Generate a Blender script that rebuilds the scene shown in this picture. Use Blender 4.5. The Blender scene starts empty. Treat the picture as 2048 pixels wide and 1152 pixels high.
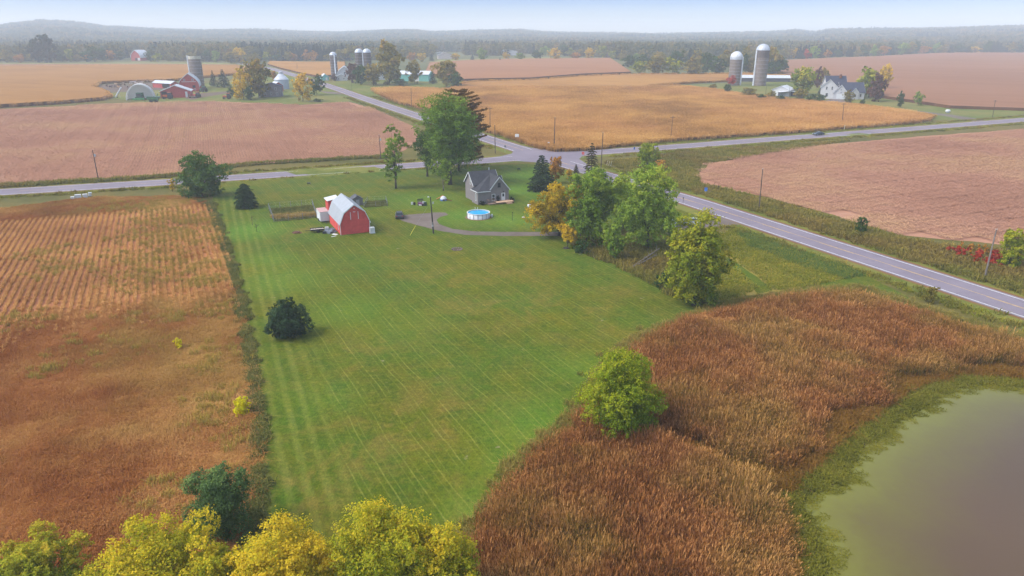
import bpy, bmesh, math, random
import numpy as np
from mathutils import Vector, Matrix

random.seed(7)
C = bpy.context.scene.collection
SC = bpy.context.scene
R = math.radians

# ------------------------------------------------------------------ camera
FPX = 1409.0; TH = math.atan(506 / FPX); CAMH = 40.0
cam = bpy.data.cameras.new("camera"); cam_o = bpy.data.objects.new("camera", cam); C.objects.link(cam_o)
cam.sensor_width = 36; cam.lens = 36 * FPX / 2048
cam.clip_start = 0.5; cam.clip_end = 30000
cam_o.location = (0, 0, CAMH); cam_o.rotation_euler = (math.pi / 2 - TH, 0, 0)
SC.camera = cam_o

# ------------------------------------------------------------------ sky, sun, exposure
SUN_EL, SUN_AZ = R(48), R(-108)          # azimuth from +y towards +x
w = bpy.data.worlds.new("World"); SC.world = w; w.use_nodes = True
wn = w.node_tree.nodes; wl = w.node_tree.links
wn.clear()
wo = wn.new("ShaderNodeOutputWorld"); wb = wn.new("ShaderNodeBackground")
sky = wn.new("ShaderNodeTexSky"); sky.sky_type = 'NISHITA'; sky.sun_disc = False
sky.sun_elevation = SUN_EL; sky.sun_rotation = SUN_AZ
sky.air_density = 1.0; sky.dust_density = 1.6; sky.ozone_density = 1.5
hs = wn.new("ShaderNodeHueSaturation"); hs.inputs['Saturation'].default_value = 0.45
wl.new(sky.outputs[0], hs.inputs['Color'])
# thin bright mist low down, clear pale blue above it
geo = wn.new("ShaderNodeTexCoord"); sxyz = wn.new("ShaderNodeSeparateXYZ"); wl.new(geo.outputs['Generated'], sxyz.inputs[0])
tr = wn.new("ShaderNodeValToRGB"); wl.new(sxyz.outputs[2], tr.inputs[0])
te = tr.color_ramp.elements
for pos_, col_ in ((.022, (.66, .75, .89, 1)), (.042, (.27, .41, .70, 1)), (.10, (.30, .46, .74, 1)), (.35, (.72, .84, 1.0, 1))):
    q_ = te.new(pos_); q_.color = col_
te[0].position = 0.0; te[0].color = (1.6, 1.5, 1.35, 1); te[-1].position = 1.0; te[-1].color = (.95, .97, 1.0, 1)
mx = wn.new("ShaderNodeMix"); mx.data_type = 'RGBA'; mx.blend_type = 'MULTIPLY'; mx.inputs[0].default_value = 1
wl.new(hs.outputs[0], mx.inputs[6]); wl.new(tr.outputs[0], mx.inputs[7]); wl.new(mx.outputs[2], wb.inputs[0])
wb.inputs[1].default_value = 0.135
wl.new(wb.outputs[0], wo.inputs[0])
sl = bpy.data.lights.new("sun", 'SUN'); sl.energy = 1.2; sl.angle = R(24); sl.color = (1.0, 0.91, 0.78)
so = bpy.data.objects.new("sun", sl); C.objects.link(so)
sd = Vector((math.sin(SUN_AZ) * math.cos(SUN_EL), math.cos(SUN_AZ) * math.cos(SUN_EL), math.sin(SUN_EL)))
so.rotation_euler = sd.to_track_quat('Z', 'Y').to_euler(); so.location = (0, 0, 120)
vs = SC.view_settings
vs.view_transform = 'Standard'; vs.look = 'None'; vs.gamma = 1; vs.use_curve_mapping = False
vs.exposure = 1.4
SC.render.engine = 'CYCLES'
cy = SC.cycles
cy.max_bounces = 4; cy.diffuse_bounces = 2; cy.glossy_bounces = 2; cy.transmission_bounces = 2
cy.volume_bounces = 1; cy.transparent_max_bounces = 4
cy.use_denoising = True

# ------------------------------------------------------------------ terrain and projection
KN = [(-1e3, 0), (220, 0), (300, .8), (400, 2.2), (500, 4), (600, 5.5), (700, 7), (800, 8.3), (900, 9.3), (1000, 10), (1e6, 10)]
KY = np.array([k[0] for k in KN]); KZ = np.array([k[1] for k in KN])
def zt(y): return float(np.interp(y, KY, KZ))
def ray(px, py):
    u = (px - 1024) / FPX; v = (576 - py) / FPX
    return (u, math.cos(TH) + v * math.sin(TH), -math.sin(TH) + v * math.cos(TH))
def G(px, py, h=0.0):
    """the place on the terrain (raised by h) that the pixel shows"""
    d = ray(px, py); lo, hi = 0.0, 20000.0 / d[1]
    for _ in range(50):
        m = (lo + hi) / 2
        if CAMH + d[2] * m > zt(d[1] * m) + h: lo = m
        else: hi = m
    return (d[0] * lo, d[1] * lo)
def GZ(px, py): x, y = G(px, py); return (x, y, zt(y))
def mpp(x, y): return FPX / (y * math.cos(TH) + (CAMH - zt(y)) * math.sin(TH))
def height_at(x, y, py):
    """height above ground of what shows at row py above the place (x, y)"""
    v = (576 - py) / FPX
    # v = (y sin + dz cos)/(y cos - dz sin)
    dz = y * (v * math.cos(TH) - math.sin(TH)) / (math.cos(TH) + v * math.sin(TH))
    return dz + CAMH - zt(y)

# ------------------------------------------------------------------ materials
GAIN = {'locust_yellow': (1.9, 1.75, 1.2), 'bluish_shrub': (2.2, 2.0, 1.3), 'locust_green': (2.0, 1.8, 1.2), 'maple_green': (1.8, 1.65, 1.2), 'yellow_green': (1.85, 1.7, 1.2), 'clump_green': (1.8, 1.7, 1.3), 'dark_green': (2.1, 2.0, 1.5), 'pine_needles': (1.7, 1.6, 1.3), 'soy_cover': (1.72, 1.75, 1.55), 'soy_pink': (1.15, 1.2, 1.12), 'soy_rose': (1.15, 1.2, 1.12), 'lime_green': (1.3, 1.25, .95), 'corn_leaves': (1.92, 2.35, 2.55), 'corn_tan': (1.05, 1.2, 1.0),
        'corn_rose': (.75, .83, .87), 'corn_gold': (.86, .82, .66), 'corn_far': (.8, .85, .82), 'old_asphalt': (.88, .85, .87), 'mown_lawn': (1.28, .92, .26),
        'reed_leaves': (1.32, 1.04, .68), 'soy_plants': (2.2, 1.95, 1.75), 'field_soil': (1.85, 1.7, 1.5), 'dry_grass': (1.8, 1.65, 1.3), 'yellow_weed': (1.6, 1.5, 1.0),
        'meadow_grass': (2.0, 1.6, 1.1), 'green_tufts': (2.6, 1.9, 1.2), 'rough_tufts': (2.2, 2.05, 1.35), 'border_weeds': (2.0, 1.8, 1.5), 'shore_plants': (1.8, 1.35, 1.0), 'sumac_red': (2.3, 2.2, 1.5), 'mum_yellow': (2.0, 1.8, 1.2), 'shore_rust': (1.5, 1.3, .9),
        'fringe_grass': (1.7, 1.5, 1.1), 'wet_meadow': (1.4, 1.3, 1.0), 'wood_leaves': (1.45, 1.4, 1.4), 'verge_grass': (1.1, 1.0, .7), 'rough_grass': (1.1, 1.0, .75)}
def gained(name, cols):
    g = GAIN.get(name, (1, 1, 1)); out = []
    for c in cols:
        k = S(*c); out.append(tuple(min(.75, a * b) for a, b in zip(k, g)) + (1,))
    return out
def lin(c): return c / 12.92 if c <= .04045 else ((c + .055) / 1.055) ** 2.4
def S(r, g, b): return (lin(r / 255), lin(g / 255), lin(b / 255), 1)
class NT:
    def __init__(s, name):
        s.m = bpy.data.materials.new(name); s.m.use_nodes = True
        s.t = s.m.node_tree; s.t.nodes.clear()
        s.out = s.n("ShaderNodeOutputMaterial")
    def n(s, ty, **kw):
        x = s.t.nodes.new(ty)
        for k, v in kw.items(): setattr(x, k, v)
        return x
    def l(s, a, b): s.t.links.new(a, b)
    def put(s, sock, v):
        if hasattr(v, 'links') or isinstance(v, bpy.types.NodeSocket): s.l(v, sock)
        else: sock.default_value = v
    def pos(s): return s.n("ShaderNodeNewGeometry").outputs['Position']
    def objc(s): return s.n("ShaderNodeTexCoord").outputs['Object']
    def mapping(s, vec, scale=(1, 1, 1), rot=(0, 0, 0)):
        x = s.n("ShaderNodeMapping"); s.l(vec, x.inputs[0]); x.inputs['Rotation'].default_value = rot; x.inputs['Scale'].default_value = scale
        return x.outputs[0]
    def noise(s, vec, scale, detail=4, rough=.55, dist=0):
        x = s.n("ShaderNodeTexNoise"); s.l(vec, x.inputs['Vector'])
        x.inputs['Scale'].default_value = scale; x.inputs['Detail'].default_value = detail
        x.inputs['Roughness'].default_value = rough; x.inputs['Distortion'].default_value = dist
        return x.outputs[0]
    def ramp(s, fac, stops, interp='LINEAR'):
        x = s.n("ShaderNodeValToRGB"); s.put(x.inputs[0], fac); e = x.color_ramp.elements
        x.color_ramp.interpolation = interp
        while len(e) < len(stops): e.new(.5)
        for i, (p, c) in enumerate(stops): e[i].position = p; e[i].color = c if len(c) == 4 else (*c, 1)
        return x.outputs[0]
    def mix(s, fac, a, b, mode='MIX'):
        x = s.n("ShaderNodeMix", data_type='RGBA', blend_type=mode)
        s.put(x.inputs[0], fac); s.put(x.inputs[6], a); s.put(x.inputs[7], b)
        return x.outputs[2]
    def math(s, op, a, b=0.0, c=None, clamp=False):
        x = s.n("ShaderNodeMath", operation=op, use_clamp=clamp); s.put(x.inputs[0], a); s.put(x.inputs[1], b)
        if c is not None: s.put(x.inputs[2], c)
        return x.outputs[0]
    def smooth(s, v, a, b):
        x = s.n("ShaderNodeMapRange", interpolation_type='SMOOTHSTEP'); s.put(x.inputs[0], v)
        x.inputs[1].default_value = a; x.inputs[2].default_value = b
        return x.outputs[0]
    def along(s, vec, az):
        """metres along the compass direction az (degrees from +y to +x)"""
        x = s.n("ShaderNodeVectorMath", operation='DOT_PRODUCT'); s.l(vec, x.inputs[0])
        x.inputs[1].default_value = (math.sin(R(az)), math.cos(R(az)), 0); return x.outputs['Value']
    def attr(s, name): return s.n("ShaderNodeAttribute", attribute_name=name).outputs['Fac']
    def bump(s, h, strength=.5, dist=.1):
        x = s.n("ShaderNodeBump"); s.l(h, x.inputs['Height']); x.inputs['Strength'].default_value = strength; x.inputs['Distance'].default_value = dist
        return x.outputs[0]
    def surf(s, col, rough=.9, spec=.2, nor=None, metal=0, alpha=None):
        p = s.n("ShaderNodeBsdfPrincipled"); s.put(p.inputs['Base Color'], col); s.put(p.inputs['Roughness'], rough)
        p.inputs['Specular IOR Level'].default_value = spec; p.inputs['Metallic'].default_value = metal
        if nor is not None: s.l(nor, p.inputs['Normal'])
        s.l(p.outputs[0], s.out.inputs[0]); return s.m
MATS = {}
def plain(name, col, rough=.7, spec=.3, metal=0, var=.12, scale=.8):
    """a solid paint or material with a little wear"""
    if name in MATS: return MATS[name]
    t = NT(name); v = t.objc()
    f = t.noise(v, scale, 5, .6)
    d = tuple(c * (1 - var * 2) for c in col[:3]) + (1,); u = tuple(min(1, c * (1 + var)) for c in col[:3]) + (1,)
    MATS[name] = t.surf(t.ramp(f, [(.3, d), (.7, u)]), rough, spec, metal=metal)
    return MATS[name]
def siding(name, col, pitch=.2, axis='z', var=.12, rough=.75):
    """painted boards or ribbed sheet: a fine relief and weathering"""
    if name in MATS: return MATS[name]
    t = NT(name); v = t.objc(); sp = t.n("ShaderNodeSeparateXYZ"); t.l(v, sp.inputs[0])
    if axis == 'z': c = sp.outputs[2]
    else: c = t.math('ADD', sp.outputs[0], sp.outputs[1])
    wv = t.math('FRACT', t.math('MULTIPLY', c, 1 / pitch))
    f = t.noise(v, .9, 5, .65)
    d = tuple(k * (1 - var * 2) for k in col[:3]) + (1,); u = tuple(min(1, k * (1 + var)) for k in col[:3]) + (1,)
    cc = t.ramp(f, [(.3, d), (.7, u)])
    MATS[name] = t.surf(cc, rough, .25, t.bump(wv, .6, .03))
    return MATS[name]
def shingles(name, col):
    if name in MATS: return MATS[name]
    t = NT(name); v = t.objc(); b = t.n("ShaderNodeTexBrick"); t.l(v, b.inputs[0]); b.inputs['Scale'].default_value = 2.2
    f = t.noise(v, 3.0, 6, .7); f2 = t.noise(v, .5, 3)
    k = t.math('ADD', t.math('MULTIPLY', f, .6), t.math('MULTIPLY', f2, .5))
    c = t.ramp(k, [(.3, tuple(x * .6 for x in col[:3])), (.75, tuple(x * 1.5 for x in col[:3]))])
    MATS[name] = t.surf(c, .9, .15, t.bump(f, .4, .04)); return MATS[name]
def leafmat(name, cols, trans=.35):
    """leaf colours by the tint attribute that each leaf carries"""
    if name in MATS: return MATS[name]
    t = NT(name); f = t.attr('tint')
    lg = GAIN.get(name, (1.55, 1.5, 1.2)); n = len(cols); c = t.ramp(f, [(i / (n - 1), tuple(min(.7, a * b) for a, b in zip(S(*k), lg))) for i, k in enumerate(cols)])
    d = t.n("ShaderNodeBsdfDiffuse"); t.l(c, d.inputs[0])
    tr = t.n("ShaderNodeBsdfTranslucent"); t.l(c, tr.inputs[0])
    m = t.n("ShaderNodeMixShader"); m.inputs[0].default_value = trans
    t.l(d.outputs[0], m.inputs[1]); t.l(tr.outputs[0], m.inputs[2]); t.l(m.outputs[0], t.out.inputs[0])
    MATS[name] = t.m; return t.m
def plantmat(name, cols, big=.04, wt=(.45, .3, .25), trans=.25, cols2=None, mid=.012):
    """scattered plants: tint of the blade, of the clump and of the place in the field"""
    if name in MATS: return MATS[name]
    t = NT(name); f = t.attr('tint'); oi = t.n("ShaderNodeObjectInfo").outputs['Random']
    p = t.pos(); nz = t.smooth(t.noise(p, big, 4, .6), .25, .75)
    k = t.math('ADD', t.math('ADD', t.math('MULTIPLY', f, wt[0]), t.math('MULTIPLY', oi, wt[1])), t.math('MULTIPLY', nz, wt[2]))
    n = len(cols); c = t.ramp(k, [(.08 + .84 * i / (n - 1), q) for i, q in enumerate(gained(name, cols))])
    if cols2:
        c2 = t.ramp(k, [(.08 + .84 * i / (len(cols2) - 1), q) for i, q in enumerate(gained(name, cols2))])
        c = t.mix(t.smooth(t.noise(p, mid, 4, .6), .45, .62), c, c2)
    d = t.n("ShaderNodeBsdfDiffuse"); t.l(c, d.inputs[0])
    tr = t.n("ShaderNodeBsdfTranslucent"); t.l(c, tr.inputs[0])
    m = t.n("ShaderNodeMixShader"); m.inputs[0].default_value = trans
    t.l(d.outputs[0], m.inputs[1]); t.l(tr.outputs[0], m.inputs[2]); t.l(m.outputs[0], t.out.inputs[0])
    MATS[name] = t.m; return t.m
def ground(name, cols, scales=(.02, .15, 1.5), w=(.45, .3, .25), az=None, stretch=6, bump=.4, extra=None, bdist=.15):
    """earth, grass or crop: three sizes of patches, optionally drawn out along the rows"""
    if name in MATS: return MATS[name]
    t = NT(name); p = t.pos(); q = p
    if az is not None: q = t.mapping(t.mapping(p, rot=(0, 0, R(az))), scale=(1, 1 / stretch, 1))
    a = t.noise(p, scales[0], 4, .6); b = t.noise(q, scales[1], 5, .65, .5); c = t.noise(q, scales[2], 5, .7)
    k = t.math('ADD', t.math('ADD', t.math('MULTIPLY', t.smooth(a, .25, .75), w[0]), t.math('MULTIPLY', t.smooth(b, .2, .8), w[1])), t.math('MULTIPLY', t.smooth(c, .2, .8), w[2]))
    n = len(cols); col = t.ramp(k, [(.12 + .76 * i / (n - 1), x) for i, x in enumerate(gained(name, cols))])
    if extra: col = extra(t, p, col)
    MATS[name] = t.surf(col, .95, .1, t.bump(c, bump, bdist)); return MATS[name]

# ------------------------------------------------------------------ mesh building
class MB:
    def __init__(s): s.v = []; s.f = []; s.mi = []
    def add(s, vs, fs, mi=0, M=None):
        o = len(s.v)
        for p in vs:
            p = Vector(p)
            s.v.append(tuple(M @ p if M else p))
        for f in fs: s.f.append(tuple(i + o for i in f)); s.mi.append(mi)
        return s
    def box(s, c, d, mi=0, M=None, taper=1.0):
        x, y, z = c; a, b, h = d[0] / 2, d[1] / 2, d[2] / 2; t = taper
        vs = [(x - a, y - b, z - h), (x + a, y - b, z - h), (x + a, y + b, z - h), (x - a, y + b, z - h),
              (x - a * t, y - b * t, z + h), (x + a * t, y - b * t, z + h), (x + a * t, y + b * t, z + h), (x - a * t, y + b * t, z + h)]
        return s.add(vs, [(3, 2, 1, 0), (4, 5, 6, 7), (0, 1, 5, 4), (1, 2, 6, 5), (2, 3, 7, 6), (3, 0, 4, 7)], mi, M)
    def tube(s, p0, p1, r0, r1=None, n=8, mi=0, M=None, caps=True):
        r1 = r0 if r1 is None else r1
        p0 = Vector(p0); p1 = Vector(p1); d = (p1 - p0).normalized()
        u = d.orthogonal().normalized(); w_ = d.cross(u)
        vs = []
        for p, r in ((p0, r0), (p1, r1)):
            for i in range(n):
                a = 2 * math.pi * i / n; vs.append(p + (u * math.cos(a) + w_ * math.sin(a)) * r)
        fs = [(i, (i + 1) % n, n + (i + 1) % n, n + i) for i in range(n)]
        if caps: fs += [tuple(range(n - 1, -1, -1)), tuple(range(n, 2 * n))]
        return s.add(vs, fs, mi, M)
    def lathe(s, prof, n=24, c=(0, 0), mi=0, M=None):
        vs = []
        for r, z in prof:
            for i in range(n):
                a = 2 * math.pi * i / n; vs.append((c[0] + r * math.cos(a), c[1] + r * math.sin(a), z))
        fs = [(k * n + i, k * n + (i + 1) % n, (k + 1) * n + (i + 1) % n, (k + 1) * n + i) for k in range(len(prof) - 1) for i in range(n)]
        return s.add(vs, fs, mi, M)
    def prism(s, poly, y0, y1, mi=0, M=None):
        """poly in the x-z plane drawn out along y"""
        n = len(poly); vs = [(x, y0, z) for x, z in poly] + [(x, y1, z) for x, z in poly]
        fs = [tuple(range(n)), tuple(range(2 * n - 1, n - 1, -1))] + [(i, n + i, n + (i + 1) % n, (i + 1) % n) for i in range(n)]
        return s.add(vs, fs, mi, M)
    def build(s, name, mats, parent=None, loc=None, smooth=False):
        me = bpy.data.meshes.new(name); me.from_pydata(s.v, [], s.f)
        for m in (mats if isinstance(mats, (list, tuple)) else [mats]): me.materials.append(m)
        if any(s.mi): me.polygons.foreach_set('material_index', s.mi)
        bm = bmesh.new(); bm.from_mesh(me); bmesh.ops.recalc_face_normals(bm, faces=bm.faces); bm.to_mesh(me); bm.free()
        if smooth: me.polygons.foreach_set('use_smooth', [True] * len(me.polygons))
        o = bpy.data.objects.new(name, me); C.objects.link(o)
        if parent: o.parent = parent
        if loc: o.location = loc
        return o
def blob(mb, c, r, mi=0, n=8, rings=5, jit=0, rng=None):
    rr = rng or random
    prof = []
    vs = []; fs = []
    for k in range(rings + 1):
        th = math.pi * k / rings
        for i in range(n):
            a = 2 * math.pi * i / n; q = 1 + (rr.random() - .5) * jit
            vs.append((c[0] + r[0] * q * math.sin(th) * math.cos(a), c[1] + r[1] * q * math.sin(th) * math.sin(a), c[2] + r[2] * q * math.cos(th)))
    for k in range(rings):
        for i in range(n): fs.append((k * n + i, k * n + (i + 1) % n, (k + 1) * n + (i + 1) % n, (k + 1) * n + i))
    return mb.add(vs, fs, mi)
def tag(o, label, cat, group=None):
    o['label'] = label; o['category'] = cat
    if group: o['group'] = group
    return o
def thing(name, label, cat, loc, rotz=0, group=None):
    o = bpy.data.objects.new(name, None); o.empty_display_size = .3; C.objects.link(o)
    o.location = loc; o.rotation_euler = (0, 0, rotz)
    return tag(o, label, cat, group)
def struct(o, kind='structure', label=None):
    o['kind'] = kind
    if label: o['label'] = label
    return o
def copy_tree(r, loc, rotz=None, scale=None, label=None):
    c = r.copy(); C.objects.link(c); c.location = loc
    if rotz is not None: c.rotation_euler = (0, 0, rotz)
    if scale is not None: c.scale = scale
    if label: c['label'] = label
    for ch in list(r.children):
        d = ch.copy(); C.objects.link(d); d.parent = c
        for g in list(ch.children):
            e = g.copy(); C.objects.link(e); e.parent = d
    return c

# ------------------------------------------------------------------ sheets on the ground
rs = random.Random(3)
def densify(pts, step, jit):
    out = []
    for i, a in enumerate(pts):
        b = pts[(i + 1) % len(pts)]; L = math.hypot(b[0] - a[0], b[1] - a[1]); st = max(step, L / 60); n = max(1, int(L / st))
        nx, ny = -(b[1] - a[1]) / (L + 1e-9), (b[0] - a[0]) / (L + 1e-9)
        for k in range(n):
            t = k / n; j = rs.uniform(-jit, jit) if k else 0
            out.append((a[0] + (b[0] - a[0]) * t + nx * j, a[1] + (b[1] - a[1]) * t + ny * j))
    return out
def sheet(name, pts, mat, layer, step=3, jit=.3, h=0.0, side=None, parent=None, px=True, kind='structure'):
    wp = [G(*p) for p in pts] if px else pts
    wp = densify(wp, step, jit)
    bm = bmesh.new(); vs = [bm.verts.new((x, y, 0)) for x, y in wp]
    es = [bm.edges.new((vs[i], vs[(i + 1) % len(vs)])) for i in range(len(vs))]
    bmesh.ops.triangle_fill(bm, use_beauty=True, edges=es)
    ys = [p[1] for p in wp]
    for k in KY[1:-1]:
        if min(ys) < k < max(ys): bmesh.ops.bisect_plane(bm, geom=bm.verts[:] + bm.edges[:] + bm.faces[:], plane_co=(0, k, 0), plane_no=(0, 1, 0))
    for f in bm.faces:
        if f.normal.z < 0: f.normal_flip()
    for v in bm.verts: v.co.z = zt(v.co.y) + layer * .004 + h
    if side:
        be = [e for e in bm.edges if len(e.link_faces) == 1]
        r = bmesh.ops.extrude_edge_only(bm, edges=be)
        for g in r['geom']:
            if isinstance(g, bmesh.types.BMVert): g.co.z -= h + .02
            if isinstance(g, bmesh.types.BMFace): g.material_index = 1
        bmesh.ops.recalc_face_normals(bm, faces=bm.faces)
    me = bpy.data.meshes.new(name); bm.to_mesh(me); bm.free(); me.materials.append(mat)
    if side: me.materials.append(side)
    o = bpy.data.objects.new(name, me); C.objects.link(o)
    if parent: o.parent = parent
    else: o['kind'] = kind
    return o
def strip(name, line, width, mat, layer, off=0.0, dash=None, parent=None):
    """a band along a world line; off shifts it sideways"""
    pts = []
    for (a, b) in zip(line, line[1:]):
        L = math.hypot(b[0] - a[0], b[1] - a[1]); n = max(1, int(L / 4))
        cuts = sorted({k / n for k in range(n)} | {(ky - a[1]) / (b[1] - a[1]) for ky in KY[1:-1] if min(a[1], b[1]) < ky < max(a[1], b[1])})
        pts += [(a[0] + (b[0] - a[0]) * t, a[1] + (b[1] - a[1]) * t) for t in cuts]
    pts.append(line[-1]); V = []; F = []; acc = 0
    for i, p in enumerate(pts):
        a = pts[max(0, i - 1)]; b = pts[min(len(pts) - 1, i + 1)]; L = math.hypot(b[0] - a[0], b[1] - a[1])
        nx, ny = (b[1] - a[1]) / L, -(b[0] - a[0]) / L
        for s_ in (off - width / 2, off + width / 2):
            x, y = p[0] + nx * s_, p[1] + ny * s_
            V.append((x, y, zt(y) + layer * .004 + (0.003 if y > 215 else 0)))
        if i and (dash is None or (i // dash) % 2 == 0): F.append((2 * i - 2, 2 * i - 1, 2 * i + 1, 2 * i))
    mb = MB(); mb.add(V, F); o = mb.build(name, mat, parent)
    for p in o.data.polygons: pass
    bm = bmesh.new(); bm.from_mesh(o.data)
    for f in bm.faces:
        if f.normal.z < 0: f.normal_flip()
    bm.to_mesh(o.data); bm.free()
    if not parent: o['kind'] = 'structure'
    return o
def inside(poly, x, y):
    poly = np.asarray(poly); r = np.zeros(len(x), bool); j = len(poly) - 1
    for i in range(len(poly)):
        xi, yi = poly[i]; xj, yj = poly[j]
        c = ((yi > y) != (yj > y)); r ^= c & (x < (xj - xi) * (y - yi) / (yj - yi + 1e-12) + xi); j = i
    return r
def edge_dist(poly, x, y):
    d = np.full(len(x), 1e9); P = list(poly)
    for a, b in zip(P, P[1:] + P[:1]):
        ax, ay = a; bx, by = b; L2 = (bx - ax) ** 2 + (by - ay) ** 2 + 1e-9
        t = np.clip(((x - ax) * (bx - ax) + (y - ay) * (by - ay)) / L2, 0, 1)
        d = np.minimum(d, np.hypot(x - ax - t * (bx - ax), y - ay - t * (by - ay)))
    return d
def zts(y): return np.interp(y, KY, KZ)

# ------------------------------------------------------------------ scattered plants (nobody could count them)
PROTO = {}
def quads_mesh(name, V, tint, mat, smooth=False):
    """V: (n,4,3) quads; tint: (n,)"""
    n = len(V); me = bpy.data.meshes.new(name)
    me.vertices.add(n * 4); me.vertices.foreach_set('co', V.reshape(-1).astype(np.float32))
    me.loops.add(n * 4); me.loops.foreach_set('vertex_index', np.arange(n * 4, dtype=np.int32))
    me.polygons.add(n); me.polygons.foreach_set('loop_start', np.arange(0, n * 4, 4, dtype=np.int32)); me.polygons.foreach_set('loop_total', np.full(n, 4, np.int32))
    a = me.attributes.new('tint', 'FLOAT', 'POINT'); a.data.foreach_set('value', np.repeat(np.clip(tint, 0, 1), 4).astype(np.float32))
    me.update(); me.materials.append(mat); return me
def scatter(name, x, y, rot, scl, protos, idx, label, z=None, hs=None):
    me = bpy.data.meshes.new(name); n = len(x)
    me.vertices.add(n); co = np.stack([x, y, zts(y) if z is None else z], 1).astype(np.float32)
    me.vertices.foreach_set('co', co.reshape(-1))
    rv = np.zeros((n, 3), np.float32); rv[:, 2] = rot
    sv = np.stack([scl, scl, scl if hs is None else hs], 1).astype(np.float32)
    a = me.attributes.new('rot', 'FLOAT_VECTOR', 'POINT'); a.data.foreach_set('vector', rv.reshape(-1))
    a = me.attributes.new('scl', 'FLOAT_VECTOR', 'POINT'); a.data.foreach_set('vector', sv.reshape(-1))
    a = me.attributes.new('idx', 'INT', 'POINT'); a.data.foreach_set('value', np.asarray(idx, np.int32))
    o = bpy.data.objects.new(name, me); C.objects.link(o)
    col = bpy.data.collections.new(name + '_plants')
    for i, pm in enumerate(protos):
        po = bpy.data.objects.new('%s_%02d' % (name, i), pm); col.objects.link(po)
    g = bpy.data.node_groups.new(name, 'GeometryNodeTree')
    g.interface.new_socket('Geometry', in_out='INPUT', socket_type='NodeSocketGeometry')
    g.interface.new_socket('Geometry', in_out='OUTPUT', socket_type='NodeSocketGeometry')
    N = g.nodes; gi = N.new('NodeGroupInput'); go = N.new('NodeGroupOutput')
    ip = N.new('GeometryNodeInstanceOnPoints'); ci = N.new('GeometryNodeCollectionInfo')
    ci.inputs[0].default_value = col; ci.inputs['Separate Children'].default_value = True; ci.inputs['Reset Children'].default_value = True
    def na(nm, ty): q = N.new('GeometryNodeInputNamedAttribute'); q.data_type = ty; q.inputs[0].default_value = nm; return q.outputs[0]
    g.links.new(gi.outputs[0], ip.inputs['Points']); g.links.new(ci.outputs[0], ip.inputs['Instance'])
    ip.inputs['Pick Instance'].default_value = True
    g.links.new(na('idx', 'INT'), ip.inputs['Instance Index'])
    g.links.new(na('rot', 'FLOAT_VECTOR'), ip.inputs['Rotation']); g.links.new(na('scl', 'FLOAT_VECTOR'), ip.inputs['Scale'])
    g.links.new(ip.outputs[0], go.inputs[0])
    md = o.modifiers.new('plants', 'NODES'); md.node_group = g
    o['kind'] = 'stuff'; o['label'] = label
    return o
def blades(rng, n, rad, h0, h1, wid, lean=.25, drop=.3, mat=None, name='blades', plume=0, square=None):
    """n grass blades: each a lower and a bent upper quad"""
    if square: px = rng.uniform(-square / 2, square / 2, n); py = rng.uniform(-square / 2, square / 2, n)
    else:
        r = rad * np.sqrt(rng.random(n)); a = rng.random(n) * 6.283; px, py = r * np.cos(a), r * np.sin(a)
    h = rng.uniform(h0, h1, n); az = rng.random(n) * 6.283; ln = np.abs(rng.normal(0, lean, n))
    fx, fy = np.cos(az), np.sin(az); sx, sy = -fy, fx; wv = wid * rng.uniform(.6, 1.3, n)
    def P(t, k, w_): # point at height fraction t, lean k
        return np.stack([px + fx * k * h + sx * w_, py + fy * k * h + sy * w_, h * t], 1)
    b = wv / 2
    q1 = np.stack([P(0, 0, -b), P(0, 0, b), P(.65, ln * .5, b * .8), P(.65, ln * .5, -b * .8)], 1)
    tp = 1 - drop * ln
    q2 = np.stack([P(.65, ln * .5, -b * .8), P(.65, ln * .5, b * .8), P(tp, ln * 1.2, b * .25), P(tp, ln * 1.2, -b * .25)], 1)
    t = rng.random(n)
    Q = [q1, q2]; T = [t * .7, t * .75 + .2]
    if plume:
        m = rng.random(n) < plume; pw = wv[m] * 1.1
        b0 = P(.9, ln * 1.0, 0 * b)[m]; s_ = np.stack([sx, sy, 0 * sx], 1)[m] * pw[:, None]; u = np.stack([fx * .12, fy * .12, .28 + 0 * fx], 1)[m]
        Q.append(np.stack([b0 - s_ * .6, b0 + s_ * .6, b0 + u + s_ * .25, b0 + u - s_ * .25], 1)); T.append(.75 + .25 * rng.random(m.sum()))
    return quads_mesh(name, np.concatenate(Q), np.concatenate(T), mat)

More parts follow.
